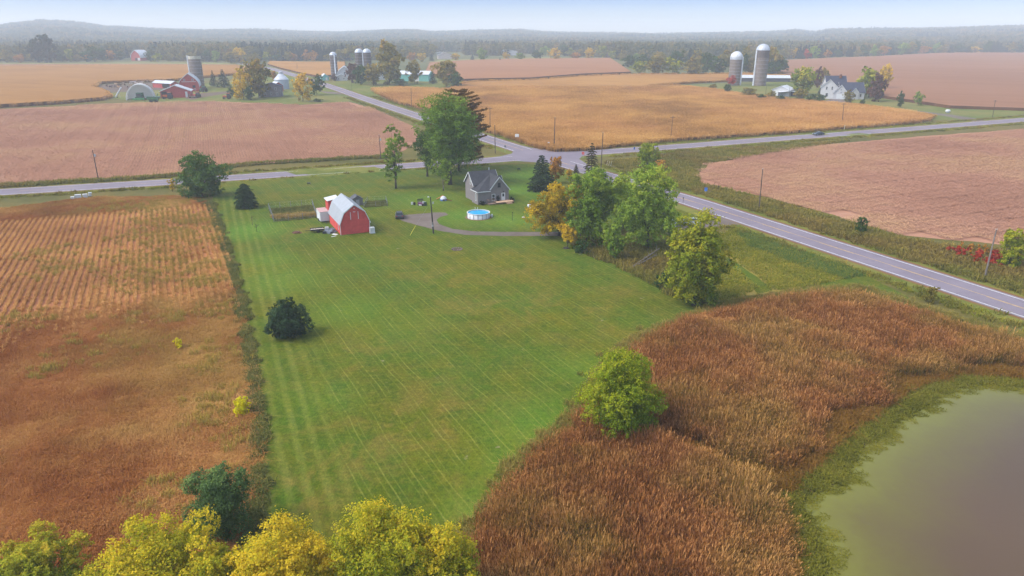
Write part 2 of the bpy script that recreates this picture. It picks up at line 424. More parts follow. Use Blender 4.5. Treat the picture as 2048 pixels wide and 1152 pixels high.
# ------------------------------------------------------------------ trees
def rand_dirs(rng, n):
    v = rng.normal(size=(n, 3)); return v / np.linalg.norm(v, axis=1, keepdims=True)
def leaf_quads(rng, pos, nor, size, wob=.9):
    n = len(pos); nor = nor + rand_dirs(rng, n) * wob; nor /= np.linalg.norm(nor, axis=1, keepdims=True)
    t = np.cross(nor, rand_dirs(rng, n)); t /= np.linalg.norm(t, axis=1, keepdims=True) + 1e-9
    b = np.cross(nor, t); s = (size * rng.uniform(.6, 1.3, n))[:, None]
    return np.stack([pos - t * s * .62, pos - b * s * .36, pos + t * s * .62, pos + b * s * .36], 1)
def crown(rng, h, w, tf, n, leaf, lobes=14, top=.25, name='crown', mat=None, gap=.5, egg=.0, hue=.0):
    """a broadleaf crown: lobes filling an egg-shaped envelope, each of many leaf bunches"""
    zc = h * (tf + (1 - tf) / 2); rz = h * (1 - tf) / 2; rx = w / 2
    rl_m = min(rx, rz); cent = []; rad = []
    for k in rand_dirs(rng, lobes * 5):
        if len(cent) >= lobes: break
        r = rl_m * rng.uniform(.26, .46); f = rng.uniform(.75, 1.0)
        f *= rng.choice([.85, 1, 1, 1.1, 1.25]); r *= rng.uniform(.75, 1.1); c = np.array([k[0] * (rx - r) * f, k[1] * (rx - r) * f, zc + k[2] * (rz - r) * f])
        q = (c[2] - zc) / rz
        if egg: c[:2] *= 1 - egg * max(0, q)
        if q < -.3: c[:2] *= .9
        if all(np.linalg.norm(c - o) > .6 * (r + ro) * .8 for o, ro in zip(cent, rad)): cent.append(c); rad.append(r)
    for q in (-.35, 0, .35): cent.append(np.array([0, 0, zc + q * rz])); rad.append(rl_m * .5)
    rad = np.array(rad); wts = rad ** 2 / (rad ** 2).sum()
    Ps = []; Ns = []; Ts = []; lt = rng.random(len(cent))
    for c, r, q, tl in zip(cent, rad, wts, lt):
        m = max(8, int(n * q)); ks = max(5, int(m / 22))
        dd = rand_dirs(rng, ks); dd[:, 2] = np.where(dd[:, 2] < -.6, -dd[:, 2], dd[:, 2])
        sc = c + dd * r * rng.uniform(.6, 1.08, ks)[:, None]; st = rng.random(ks)
        i = rng.integers(0, ks, m); sg = r * gap * .27
        Ps.append(sc[i] + rng.normal(size=(m, 3)) * sg * np.array([1, 1, .75])); Ns.append(dd[i] + np.array([0, 0, .4]))
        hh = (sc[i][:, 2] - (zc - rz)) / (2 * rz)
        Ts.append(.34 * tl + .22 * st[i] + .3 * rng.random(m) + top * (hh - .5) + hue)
    P = np.concatenate(Ps); rr_ = np.hypot(P[:, 0], P[:, 1]); P[:, :2] *= (w / 2) / np.percentile(rr_, 98.5)
    z0, z1 = np.percentile(P[:, 2], 1), np.percentile(P[:, 2], 99.6); P[:, 2] = (P[:, 2] - z0) / (z1 - z0) * h * (1 - tf) + h * tf
    keep = P[:, 2] > .02 * h; P = P[keep]; Nn = np.concatenate(Ns)[keep]; T = np.concatenate(Ts)[keep] + .08
    return quads_mesh(name, leaf_quads(rng, P, Nn, leaf), T, mat), cent, rad
def conifer(rng, h, w, tf, n, leaf, mat, name='crown', levels=16, round_=0.0, sparse=0.0, droop=.25, up=0.0):
    """whorls of boughs, longest low down"""
    Ps = []; Ns = []; T = []; per = max(20, n // (levels * 9)); ends = []
    for k in range(levels):
        t = (k + .3) / levels; z = h * (tf + (1 - tf) * t)
        prof = (1 - t) ** (.85) if not round_ else (1 - t) ** .85 * (1 - round_) + round_ * math.sqrt(max(0, 1 - (2 * t - .75) ** 2 / 1.6))
        r = w / 2 * max(.05, prof); nb = max(4, int(9 * (.4 + .6 * prof)))
        a0 = rng.random() * 6.283
        for b in range(nb):
            if rng.random() < sparse: continue
            a = a0 + 6.283 * b / nb + rng.normal(0, .2); rr = r * rng.uniform(.7, 1.12); m = max(6, int(per * (.4 + prof)))
            s = rng.random(m) ** .6; lat = rng.normal(0, .14, m) * rr * s * (1.2 - s * .5)
            x = np.cos(a) * rr * s - np.sin(a) * lat; y = np.sin(a) * rr * s + np.cos(a) * lat
            zz = z - droop * rr * s ** 1.5 + up * rr * s * s + rng.normal(0, .03, m) * h / levels * 2
            Ps.append(np.stack([x, y, zz], 1)); Ns.append(np.tile([np.cos(a) * .35, np.sin(a) * .35, .9], (m, 1)))
            T.append(.25 * rng.random() + .55 * rng.random(m) + .15 * s); ends.append((np.cos(a) * rr * .8, np.sin(a) * rr * .8, z - droop * rr * .6))
    P = np.concatenate(Ps); keep = P[:, 2] > .05
    return quads_mesh(name, leaf_quads(rng, P[keep], np.concatenate(Ns)[keep], leaf), np.concatenate(T)[keep], mat), ends
BARK = plain('bark', (.075, .058, .045, 1), .95, .1, var=.3, scale=3)
BARK_PALE = plain('pale_bark', (.17, .145, .12, 1), .95, .1, var=.3, scale=3)
def trunk_mesh(rng, h, tr, cents, tf, lean=0.0):
    mb = MB(); top = Vector((lean * h, 0, h * min(.8, tf + .45))); p = Vector((0, 0, -.15)); r = tr; seg = 4
    pts = [p + (top - p) * (i / seg) + Vector((rng.normal(0, .05), rng.normal(0, .05), 0)) * tr * 3 * (i > 0) for i in range(seg + 1)]
    for i in range(seg): mb.tube(pts[i], pts[i + 1], tr * (1.25 if i == 0 else 1) * (1 - .17 * i), tr * (1 - .17 * (i + 1)), 7)
    for c in cents:
        s = pts[1 + int(rng.integers(0, seg - 1))]; c = Vector(tuple(c)); m = s.lerp(c, .5) + Vector((0, 0, -.04 * h))
        q = tr * rng.uniform(.25, .42); mb.tube(s, m, q, q * .7, 5, caps=False); mb.tube(m, c, q * .7, q * .25, 5, caps=False)
    return mb
NPR = np.random.default_rng(11)
def place_tree(bx, by, ty, wpx):
    x, y = G(bx, by); z = zt(y); h = height_at(x, y, ty); wd = wpx / mpp(x, y)
    return x, y, z, max(.6, h), wd
def broadleaf(name, label, cat, bx, by, ty, wpx, mat, n=9000, leaf=.4, tf=.2, lobes=14, top=.25, gap=.5, egg=.0, hue=0.0, tr=None, seed=None, bark=None, limbs=7, lean=0, group=None, squash=1.0):
    x, y, z, h, wd = place_tree(bx, by, ty, wpx); rng = np.random.default_rng(seed if seed is not None else int(bx * 7 + by))
    t = thing(name, label, cat, (x, y, z), 0, group)
    me, ce, ra = crown(rng, h * squash, wd, tf, n, leaf, lobes, top, 'crown', mat, gap, egg, hue)
    o = bpy.data.objects.new('crown', me); C.objects.link(o); o.parent = t
    if tf > 0.01 or limbs:
        sel = [ce[i] for i in rng.permutation(len(ce))[:limbs]]
        trunk_mesh(rng, h, tr or h * .018, sel, tf, lean).build('trunk', bark or BARK, t, smooth=True)
    return t
def spruce(name, label, cat, bx, by, ty, wpx, mat, n=6000, leaf=.35, tf=.06, group=None, seed=None, **kw):
    x, y, z, h, wd = place_tree(bx, by, ty, wpx); rng = np.random.default_rng(seed if seed is not None else int(bx * 7 + by))
    t = thing(name, label, cat, (x, y, z), 0, group)
    me, ends = conifer(rng, h, wd, tf, n, leaf, mat, **kw)
    o = bpy.data.objects.new('crown', me); C.objects.link(o); o.parent = t
    mb = MB(); mb.tube((0, 0, -.1), (0, 0, h * .93), h * .018, h * .004, 7)
    for e in ends[::3]: mb.tube((0, 0, min(h * .9, e[2] + .05 * h)), e, h * .004, h * .0015, 4, caps=False)
    mb.build('trunk', BARK, t, smooth=True)
    return t
# shared far-away tree shapes, one metre tall and wide
FARM = {}
def far_proto(kind, k):
    key = (kind, k)
    if key in FARM: return FARM[key]
    rng = np.random.default_rng(100 + k * 13 + len(kind)); dm = plain('bark', (0, 0, 0, 1))
    if kind == 'broad':
        me, ce, ra = crown(rng, 1, 1, .07, 2200, .075, 13 + k, .25, 'far_crown_%d' % k, dm, .7)
        tm = trunk_mesh(rng, 1, .02, [ce[i] for i in range(4)], .12)
    elif kind == 'tall':
        me, ce, ra = crown(rng, 1, 1, .09, 2200, .07, 14, .4, 'far_crown_t%d' % k, dm, .65, .35)
        tm = trunk_mesh(rng, 1, .02, [ce[i] for i in range(4)], .14)
    else:
        me, ce = conifer(rng, 1, 1, .05, 1500, .06, dm, 'far_crown_c%d' % k, 14); tm = MB(); tm.tube((0, 0, -.02), (0, 0, .9), .018, .004, 6)
    to = tm.build('trunk', BARK); tme = to.data; bpy.data.objects.remove(to)
    FARM[key] = (me, tme); return FARM[key]
def far_tree(name, label, cat, x, y, z, h, wd, mat, kind='broad', k=0, rz=0, group=None):
    cm, tm = far_proto(kind, k); t = thing(name, label, cat, (x, y, z), rz, group); t.scale = (wd, wd, h)
    for nm, me, m in (('crown', cm, mat), ('trunk', tm, None)):
        o = bpy.data.objects.new(nm, me); C.objects.link(o); o.parent = t
        if m: o.material_slots[0].link = 'OBJECT'; o.material_slots[0].material = m
    return t
def ftree(label, bx, by, ty, wpx, mat, kind='broad', k=0, name=None, cat='tree', group=None):
    x, y, z, h, wd = place_tree(bx, by, ty, wpx)
    return far_tree(name or ('spruce_tree' if kind == 'cone' else 'tree'), label, cat, x, y, z, h, wd, mat, kind, k, (bx * 1.7) % 6.28, group)
# ------------------------------------------------------------------ the land
AZR, AZN = 67.3, -26.0                     # the two road directions
M_GRASS = ground('rough_grass', [(62, 66, 34), (84, 84, 44), (100, 92, 52), (112, 104, 62)], (.03, .25, 2.2))
M_VERGE = ground('verge_grass', [(66, 80, 34), (86, 98, 44), (108, 112, 58), (122, 112, 68)], (.05, .3, 2.5))
M_FAR = ground('far_land', [(70, 76, 44), (92, 92, 56), (112, 104, 66)], (.004, .03, .3))
def mown(t, p, col):
    # mowing marks: thin pale broken lines between swaths, soft bands along the field edge
    def comb(az, pitch, wob, a, b):
        c = t.along(p, az + 90); c = t.math('ADD', c, t.math('MULTIPLY', t.noise(p, .06, 2), wob))
        f = t.math('FRACT', t.math('MULTIPLY', c, 1 / pitch)); return t.smooth(t.math('ABSOLUTE', t.math('SUBTRACT', f, .5)), a, b)
    big = t.noise(p, .045, 5, .65); mid = t.noise(p, .35, 5, .7); fine = t.noise(p, 1.6, 5, .75); blade = t.noise(t.mapping(p, rot=(0, 0, R(40)), scale=(1, .5, 1)), 6, 4, .8)
    brk = t.math('MULTIPLY', t.smooth(t.noise(p, .10, 5, .65), .22, .6), t.smooth(mid, .2, .6))
    ln = t.math('MULTIPLY', t.math('MAXIMUM', comb(AZN - 2, 2.6, 1.5, .05, .005), t.math('MULTIPLY', comb(AZN - 2, 1.3, 1.5, .09, .0), .5)), brk)
    bands = t.math('MULTIPLY', comb(AZN + 3.2, 1.7, .5, .34, .08), t.smooth(mid, .25, .6))
    swath = comb(AZN - 2, 5.2, .8, .32, .18)
    edge = t.attr('edge')
    col = t.mix(t.math('MULTIPLY', t.smooth(big, .42, .6), .6), col, S(70, 102, 24))
    col = t.mix(t.math('MULTIPLY', t.smooth(mid, .5, .66), .5), col, S(58, 84, 20))
    col = t.mix(t.math('MULTIPLY', t.smooth(t.noise(p, .8, 4, .7), .52, .64), .35), col, S(118, 108, 44))
    col = t.mix(t.math('MULTIPLY', swath, .18), col, S(62, 92, 20))
    dry = t.math('MULTIPLY', t.smooth(t.noise(p, .13, 6, .72, .6), .42, .66), t.attr('dry'))
    col = t.mix(t.math('MULTIPLY', dry, .52), col, S(140, 112, 54))
    col = t.mix(t.math('MULTIPLY', t.math('MULTIPLY', t.attr('lush'), t.smooth(mid, .1, .5)), .7), col, S(94, 134, 40))
    lines = t.mix(edge, t.math('MULTIPLY', ln, .42), t.math('MULTIPLY', bands, .2))
    col = t.mix(lines, col, S(162, 158, 76))
    bare = t.math('MULTIPLY', t.smooth(t.noise(p, .5, 4, .6), .69, .74), .6); col = t.mix(bare, col, S(156, 142, 120))
    col = t.mix(.30, col, t.ramp(fine, [(.32, (.03, .03, .02)), (.68, (.62, .62, .5))]), 'OVERLAY')
    return t.mix(.34, col, t.ramp(blade, [(.35, (.02, .02, .01)), (.65, (.66, .66, .5))]), 'OVERLAY')
M_LAWN = ground('mown_lawn', [(64, 88, 26), (76, 98, 30), (90, 106, 36), (106, 112, 46)], (.03, .16, 1.6), extra=mown, bump=.35, bdist=.08)
M_SOYN = ground('soy_pink', [(128, 88, 68), (144, 102, 82), (156, 112, 92), (158, 120, 84)], (.012, .08, .9), (.4, .32, .28), az=-66, stretch=5, bump=.8, bdist=.5)
M_SOYE = ground('soy_rose', [(128, 86, 68), (146, 102, 82), (158, 114, 94), (160, 120, 92)], (.015, .08, .8), (.35, .35, .3), az=-64, stretch=5, bump=.8, bdist=.5)
M_CORN = ground('corn_tan', [(126, 82, 42), (146, 96, 50), (160, 108, 58), (156, 114, 62)], (.01, .05, .6), (.4, .35, .25), az=-66, stretch=6, bump=1, bdist=.8)
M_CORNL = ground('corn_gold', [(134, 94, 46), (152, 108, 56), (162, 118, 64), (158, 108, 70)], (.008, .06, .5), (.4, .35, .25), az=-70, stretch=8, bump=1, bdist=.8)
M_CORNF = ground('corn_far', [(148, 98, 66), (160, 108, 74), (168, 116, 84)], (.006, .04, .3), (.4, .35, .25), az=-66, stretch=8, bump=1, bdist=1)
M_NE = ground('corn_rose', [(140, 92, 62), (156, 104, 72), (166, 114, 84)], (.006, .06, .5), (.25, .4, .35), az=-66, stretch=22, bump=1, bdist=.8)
M_STALK_SHADE = ground('corn_stalks_shade', [(70, 44, 28), (92, 60, 36), (110, 74, 46)], (.1, .8, 4))  # dry stalk brown, darkened further with the shade among the stalks
M_SOIL = ground('corn_floor', [(76, 50, 30), (96, 64, 38), (110, 76, 46)], (.05, .4, 2))
M_LEFT = ground('field_soil', [(96, 66, 54), (116, 78, 54), (132, 92, 58), (140, 104, 66)], (.03, .2, 2), az=-64, stretch=4, bump=.7)
M_MARSH = ground('marsh_floor', [(40, 32, 20), (62, 48, 30), (84, 62, 36)], (.06, .4, 2))
M_MEAD = ground('meadow_grass', [(70, 78, 36), (92, 94, 46), (112, 106, 58), (126, 112, 66)], (.04, .22, 1.6), bump=.9, bdist=.3)
M_WET = ground('wet_meadow', [(58, 56, 36), (84, 76, 44), (104, 88, 56), (84, 92, 44)], (.035, .2, 1.4), bump=1, bdist=.4)
M_UNDER = ground('woodland_floor_shade', [(50, 44, 28), (72, 62, 36), (66, 76, 34)], (.08, .4, 2))  # brown ground cover; shade under the trees is put into its colour
M_GRAVEL = ground('gravel_drive', [(92, 82, 76), (108, 96, 88), (122, 112, 104)], (.1, .6, 5), bump=.3, bdist=.03)
M_SHOULD = ground('dry_shoulder', [(106, 76, 50), (122, 90, 58), (112, 104, 56)], (.08, .5, 3))
M_LOT = ground('cattle_lot', [(84, 68, 62), (104, 86, 76), (96, 92, 58)], (.05, .3, 2))
M_PALEGREEN = ground('pasture', [(104, 108, 56), (122, 122, 66), (134, 128, 78)], (.01, .08, .6))
def tar(t, p, col):
    c = t.noise(p, .6, 6, .75, 1.5); return t.mix(t.math('MULTIPLY', t.smooth(c, .56, .62), .22), col, (.10, .095, .10, 1))
M_ROAD = ground('old_asphalt', [(122, 114, 122), (132, 124, 132), (142, 134, 140)], (.05, .35, 6), extra=tar, bump=.15, bdist=.02)
M_WHITE = plain('road_white', (.72, .72, .70, 1), .8, .2, var=.2, scale=1.5)
M_YELLOW = plain('road_yellow', (.55, .36, .13, 1), .8, .2, var=.2, scale=1.5)

g = sheet('ground', [(-6000, -180), (6000, -180), (6000, 1650), (-6000, 1650)], M_FAR, 0, 400, 0, px=False)
def hill_z(x, y):
    """far wooded hills: the skyline by bearing"""
    r = np.hypot(x, y); px = 1024 + 1409 * 1.0 * np.tan(np.arctan2(x, y)) * .945
    SX = [-600, -200, 0, 90, 140, 190, 250, 300, 330, 400, 480, 560, 640, 720, 800, 840, 880, 950, 1010, 1040, 1075, 1120, 1200, 1280, 1360, 1440, 1500, 1525, 1560, 1590, 1700, 1800, 1900, 2048, 2300, 2700]
    SY = [60, 60, 61, 59, 52, 48, 50, 56, 57, 60, 62, 61, 65, 66, 61, 60, 65, 64, 61, 60, 64, 66, 68, 70, 67, 66, 65, 62, 66, 61, 60, 59, 57, 57, 58, 58]
    sy = np.interp(px, SX, SY); el = np.arctan((576 - sy) / FPX) - TH
    ridge = 40 + np.tan(el) * 3900 - 11
    t = np.clip((r - 1500) / 2400, 0, 1); s = t * t * (3 - 2 * t)
    z = 9.4 + (ridge - 9.4) * s
    z += s * (1 - .5 * t) * (5 * np.sin(x * .006 + y * .004) * np.sin(y * .005 - x * .002 + 1) + 3 * np.sin(x * .017 + 2) * np.sin(y * .013))
    return z
hx = np.linspace(-5800, 5800, 170); hy = np.concatenate([np.linspace(1500, 4700, 60)])
HX, HY = np.meshgrid(hx, hy); HZ = hill_z(HX, HY); HZ[0, :] = 8.8
mb = MB(); nx, ny = len(hx), len(hy)
mb.v = [tuple(p) for p in np.stack([HX, HY, HZ], 2).reshape(-1, 3)]
mb.f = [(j * nx + i, j * nx + i + 1, (j + 1) * nx + i + 1, (j + 1) * nx + i) for j in range(ny - 1) for i in range(nx - 1)]; mb.mi = [0] * len(mb.f)
M_HILL = ground('hill_wood_floor', [(44, 52, 30), (64, 66, 38), (84, 76, 44)], (.004, .03, .2))
struct(mb.build('hills', M_HILL, smooth=True))

# near rough grass over the far land
sheet('rough_grass', [(-420, -120), (420, -120), (420, 335), (250, 400), (-190, 640), (-420, 420)], M_GRASS, 1, 40, 0, px=False)
LAWN = [(425, 405), (445, 460), (470, 540), (487, 610), (500, 680), (510, 740), (517, 800), (522, 900), (520, 1010), (500, 1130), (470, 1350), (760, 1350), (905, 1152), (985, 1022), (1030, 950), (1085, 892), (1135, 858), (1180, 800), (1215, 735), (1290, 675), (1370, 641), (1440, 620), (1500, 604), (1570, 592), (1650, 582), (1730, 578), (1800, 602), (1850, 622), (1810, 590), (1725, 548), (1600, 577), (1505, 592), (1440, 604), (1395, 598), (1310, 568), (1240, 530), (1190, 510), (1130, 482), (1150, 470), (1330, 458), (1420, 440), (1400, 425), (1345, 402), (1240, 362), (1190, 338), (1160, 330), (1050, 327), (760, 343), (430, 367)]
lawn = sheet('lawn', LAWN, M_LAWN, 3, 2.5, .18)
# finer lawn mesh that carries where the grass is dry, lush or mown along the field edge
def subdivide_attr(o, size, fn):
    bm = bmesh.new(); bm.from_mesh(o.data)
    xs = [v.co.x for v in bm.verts]; ys = [v.co.y for v in bm.verts]
    for ax, a, b in ((0, min(xs), max(xs)), (1, min(ys), max(ys))):
        k = a + size
        while k < b:
            co = [0, 0, 0]; no = [0, 0, 0]; co[ax] = k; no[ax] = 1
            bmesh.ops.bisect_plane(bm, geom=bm.verts[:] + bm.edges[:] + bm.faces[:], plane_co=co, plane_no=no); k += size
    bm.to_mesh(o.data); bm.free()
    n = len(o.data.vertices); co = np.empty(n * 3, np.float32); o.data.vertices.foreach_get('co', co); co = co.reshape(-1, 3)
    for nm, vals in fn(co[:, 0], co[:, 1]).items():
        a = o.data.attributes.new(nm, 'FLOAT', 'POINT'); a.data.foreach_set('value', np.clip(vals, 0, 1).astype(np.float32))
def blobs(x, y, L):
    """L: (px, py, radius in metres, value) soft spots"""
    r = np.zeros(len(x))
    for px, py, rad, v in L:
        cx, cy_ = G(px, py); d = np.hypot(x - cx, y - cy_) / rad; r = np.maximum(r, v * np.clip(1.25 - d, 0, 1))
    return r
WESTEDGE = [G(*p) for p in LAWN[:11]]
def polyline_d(x, y, L):
    d = np.full(len(x), 1e9)
    for a, b in zip(L, L[1:]):
        L2 = (b[0] - a[0]) ** 2 + (b[1] - a[1]) ** 2; t = np.clip(((x - a[0]) * (b[0] - a[0]) + (y - a[1]) * (b[1] - a[1])) / L2, 0, 1)
        d = np.minimum(d, np.hypot(x - a[0] - t * (b[0] - a[0]), y - a[1] - t * (b[1] - a[1])))
    return d
def lawn_attr(x, y):
    d = np.full(len(x), 1e9)
    for a, b in zip(WESTEDGE, WESTEDGE[1:]):
        L2 = (b[0] - a[0]) ** 2 + (b[1] - a[1]) ** 2; t = np.clip(((x - a[0]) * (b[0] - a[0]) + (y - a[1]) * (b[1] - a[1])) / L2, 0, 1)
        d = np.minimum(d, np.hypot(x - a[0] - t * (b[0] - a[0]), y - a[1] - t * (b[1] - a[1])))
    edge = np.clip((9 - d) / 3, 0, 1)
    dry = blobs(x, y, [(640, 940, 12, 1), (860, 860, 13, 1), (700, 1040, 12, .9), (900, 1020, 10, .8), (980, 600, 16, .8), (1000, 560, 20, .7), (560, 760, 9, .7), (760, 720, 12, .6), (1150, 600, 16, .7), (870, 540, 14, .6), (600, 465, 9, .9), (630, 380, 12, .6), (1060, 470, 8, .6), (560, 1010, 6, .9), (1190, 640, 9, .7), (800, 470, 8, .5)])
    lush = blobs(x, y, [(500, 460, 9, .9), (560, 560, 9, .6), (700, 620, 8, .55), (1030, 380, 12, 1), (1050, 350, 12, .8), (930, 430, 10, .8), (860, 400, 12, .6), (1020, 440, 8, .9), (1260, 430, 10, .6), (1100, 860, 9, .7), (1050, 930, 6, .7), (1180, 740, 6, .6), (960, 1020, 4, .8), (1090, 345, 10, .6), (700, 440, 8, .5), (540, 520, 6, .6), (900, 340, 9, .4), (800, 640, 9, .3), (640, 800, 6, .3)])
    lush = np.maximum(lush, np.clip((150 - np.abs(y - 170) * 12) / 300, 0, .0))
    return {'edge': edge, 'dry': dry * .9 + .2, 'lush': lush}
subdivide_attr(lawn, 2.5, lawn_attr)

FLEFT = [(-120, 440), (0, 418), (120, 402), (200, 395), (350, 393), (400, 398), (420, 410), (440, 460), (465, 540), (482, 610), (495, 680), (505, 740), (512, 800), (517, 900), (512, 1000), (470, 1100), (400, 1220), (300, 1350), (-400, 1350), (-400, 640)]
sheet('field', FLEFT, M_LEFT, 2, 2.5, .3)
FNW = [(-260, 250), (0, 219), (200, 209), (330, 203), (440, 203), (600, 210), (700, 204), (750, 219), (820, 250), (850, 268), (810, 300), (770, 314), (640, 322), (480, 331), (360, 350), (0, 372), (-260, 388)]
sheet('soybean_field', FNW, M_SOYN, 2, 4, .8)
FE = [(1398, 345), (1420, 325), (1480, 307), (1560, 297), (1700, 285), (1850, 272), (2048, 258), (2500, 238), (2500, 640), (2048, 492), (1900, 480), (1800, 470), (1700, 440), (1600, 412), (1530, 393), (1450, 378), (1400, 365)]
sheet('soybean_field', FE, M_SOYE, 2, 4, .6)
FWET = [(1210, 325), (1300, 312), (1400, 303), (1560, 292), (1700, 281), (1400, 330), (1390, 350), (1400, 368), (1460, 382), (1560, 407), (1700, 446), (1800, 476), (1900, 492), (2048, 505), (2300, 590), (2300, 660), (2048, 590), (1800, 515), (1600, 452), (1400, 388), (1290, 355)]
sheet('wet_meadow', FWET, M_WET, 3, 3, .4)
FMEAD = [(1425, 475), (1480, 455), (1600, 505), (1728, 547), (1600, 575), (1505, 590), (1440, 604), (1395, 598), (1330, 570), (1380, 520)]
sheet('meadow', FMEAD, M_MEAD, 4, 3, .3)
sheet('mown_path', [(1440, 515), (1452, 512), (1500, 545), (1540, 572), (1545, 582), (1515, 588), (1490, 560), (1462, 535)], M_LAWN, 5, 2, .15)
UNDER = [(1130, 482), (1190, 470), (1270, 462), (1330, 470), (1380, 500), (1420, 560), (1420, 605), (1395, 608), (1340, 590), (1290, 562), (1240, 535), (1180, 512)]
sheet('woodland_floor_shade', UNDER, M_UNDER, 5, 2, .5)
# corn
FMID = [(745, 181), (760, 190), (800, 208), (860, 221), (930, 245), (975, 266), (1010, 273), (1040, 285), (1080, 297), (1110, 304), (1180, 301), (1250, 293), (1310, 286), (1500, 273), (1700, 258), (1800, 250), (1850, 243), (1862, 237), (1800, 225), (1700, 213), (1600, 205), (1540, 198), (1480, 192), (1440, 184), (1400, 179), (1340, 173), (1300, 174), (1380, 167), (1450, 164), (1600, 158), (1600, 150), (1560, 149), (1260, 151), (1160, 155), (1060, 163), (960, 165), (930, 168), (900, 182), (800, 178)]
sheet('corn_field', FMID, M_CORN, 2, 4, .4, h=1.15, side=M_STALK_SHADE)
FMID2 = [(860, 128), (930, 123.5), (1000, 121), (1100, 119.5), (1220, 119), (1238, 131), (1262, 148), (1160, 152), (1060, 160), (960, 162), (930, 163), (850, 150)]
sheet('corn_field', FMID2, M_CORNF, 2, 6, .4, h=2.0, side=M_STALK_SHADE)
FNWC = [(-260, 232), (0, 216), (125, 208), (205, 201), (222, 195), (212, 187), (187, 177), (200, 168), (250, 166), (342, 163), (392, 158), (470, 150), (515, 140), (470, 134), (300, 133), (0, 135), (-260, 137)]
sheet('corn_field', FNWC, M_CORNL, 2, 4, .3, h=2.0, side=M_STALK_SHADE)
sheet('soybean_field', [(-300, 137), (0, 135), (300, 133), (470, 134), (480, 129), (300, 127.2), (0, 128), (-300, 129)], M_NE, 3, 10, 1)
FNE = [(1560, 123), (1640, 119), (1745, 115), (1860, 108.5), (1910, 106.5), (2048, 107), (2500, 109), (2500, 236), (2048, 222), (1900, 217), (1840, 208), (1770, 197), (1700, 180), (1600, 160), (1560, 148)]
sheet('corn_field', FNE, M_NE, 2, 6, .4, h=1.6, side=M_STALK_SHADE)
sheet('corn_field', [(540, 124.5), (600, 126), (690, 126), (690, 150), (640, 156), (600, 148), (560, 138), (535, 130)], M_CORN, 2, 6, .4, h=1.6, side=M_STALK_SHADE)
sheet('pasture', [(860, 128), (880, 119.5), (960, 117.5), (1010, 117.5), (1080, 114), (1220, 118.5), (1000, 121), (930, 123.5)], M_PALEGREEN, 2, 10, 1)
sheet('pasture', [(-300, 129), (0, 128), (300, 127.2), (480, 129), (480, 126.2), (300, 125), (0, 126.2), (-300, 127)], M_PALEGREEN, 3, 10, 1)
sheet('farmyard', [(222, 196), (300, 206), (440, 203), (600, 209), (700, 203), (745, 215), (660, 182), (640, 165), (560, 150), (520, 150), (440, 165), (340, 172), (215, 186)], ground('yard_grass', [(78, 90, 34), (94, 102, 42), (112, 108, 52), (124, 110, 62)], (.03, .2, 1.5)), 3, 4, .5)
sheet('cattle_lot', [(190, 177), (202, 169), (250, 167), (342, 164), (345, 172), (320, 180), (215, 186)], M_LOT, 4, 4, .4)
sheet('dirt_track', [(370, 196), (400, 187), (440, 184), (480, 180), (482, 184), (440, 189), (410, 194), (385, 200)], M_LOT, 5, 4, .4)
sheet('farmyard', [(680, 160), (660, 164), (750, 196), (800, 182), (870, 176), (940, 178), (950, 163), (900, 155), (760, 150), (700, 150)], ground('yard_grass', []), 3, 4, .5)
sheet('farmyard', [(1440, 186), (1480, 194), (1545, 201), (1640, 208), (1720, 214), (1810, 227), (1860, 240), (1960, 240), (2048, 228), (2048, 222), (1900, 216), (1840, 208), (1760, 196), (1690, 181), (1600, 163), (1460, 166), (1380, 170), (1310, 175)], ground('yard_grass', []), 3, 4, .4)
# verges
def vband(name, line, width, off, mat, layer): return strip(name, line, width, mat, layer, off)
NSL = [G(*p) for p in ((2330, 706), (2032, 612), (1869, 559), (1608, 475), (1389.8, 404.5), (1085, 313), (960, 273), (845, 235), (720, 194), (652, 170), (594, 152), (544, 137.5), (480, 127.3))]
EWL = [G(*p) for p in ((-400, 409), (0, 384.5), (355, 363), (777, 334), (1085, 313))]
EWR = [G(*p) for p in ((1085, 313), (1195, 304.8), (1400, 289.7), (1536, 279), (1861, 254.5), (2048, 239.5), (2400, 212))]
strip('verge', NSL, 17, M_VERGE, 4); strip('verge', EWL, 15, M_VERGE, 4); strip('verge', EWR, 17, M_VERGE, 4)
strip('shoulder', NSL, 10.2, M_SHOULD, 5); strip('shoulder', EWL, 10.8, M_SHOULD, 5); strip('shoulder', EWR, 10.6, M_SHOULD, 5)
def road(line, width, label, marks, skip=None):
    o = strip('road', line, width, M_ROAD, 7); o['label'] = label
    for nm, off, wd, mt, dash, ln in marks: strip(nm, ln or line, wd, mt, 8, off, dash, o)
    return o
NS1 = NSL[:5] + [(lambda a, b: (a[0] + (b[0] - a[0]) * .84, a[1] + (b[1] - a[1]) * .84))(NSL[4], NSL[5])]
k5, k6 = NSL[5], NSL[6]; NS2 = [(k5[0] + (k6[0] - k5[0]) * .28, k5[1] + (k6[1] - k5[1]) * .28)] + NSL[6:]
EW1 = EWL[:-1] + [(EWL[-1][0] * .82 + EWL[-2][0] * .18, EWL[-1][1] * .82 + EWL[-2][1] * .18)]
EW2 = [(EWR[0][0] * .1 + EWR[1][0] * .9, EWR[0][1] * .1 + EWR[1][1] * .9)] + EWR[1:]
road(NSL, 8.6, 'grey two lane road crossing from the lower right to the far farms', [
    ('edge_line', -3.65, .17, M_WHITE, None, NS1), ('edge_line', 3.65, .17, M_WHITE, None, NS1), ('edge_line', -3.6, .2, M_WHITE, None, NS2), ('edge_line', 3.6, .2, M_WHITE, None, NS2),
    ('centre_line', .12, .13, M_YELLOW, None, NS1), ('centre_line', -.14, .12, M_YELLOW, 2, NS1), ('centre_line', .1, .2, M_YELLOW, None, NS2)])
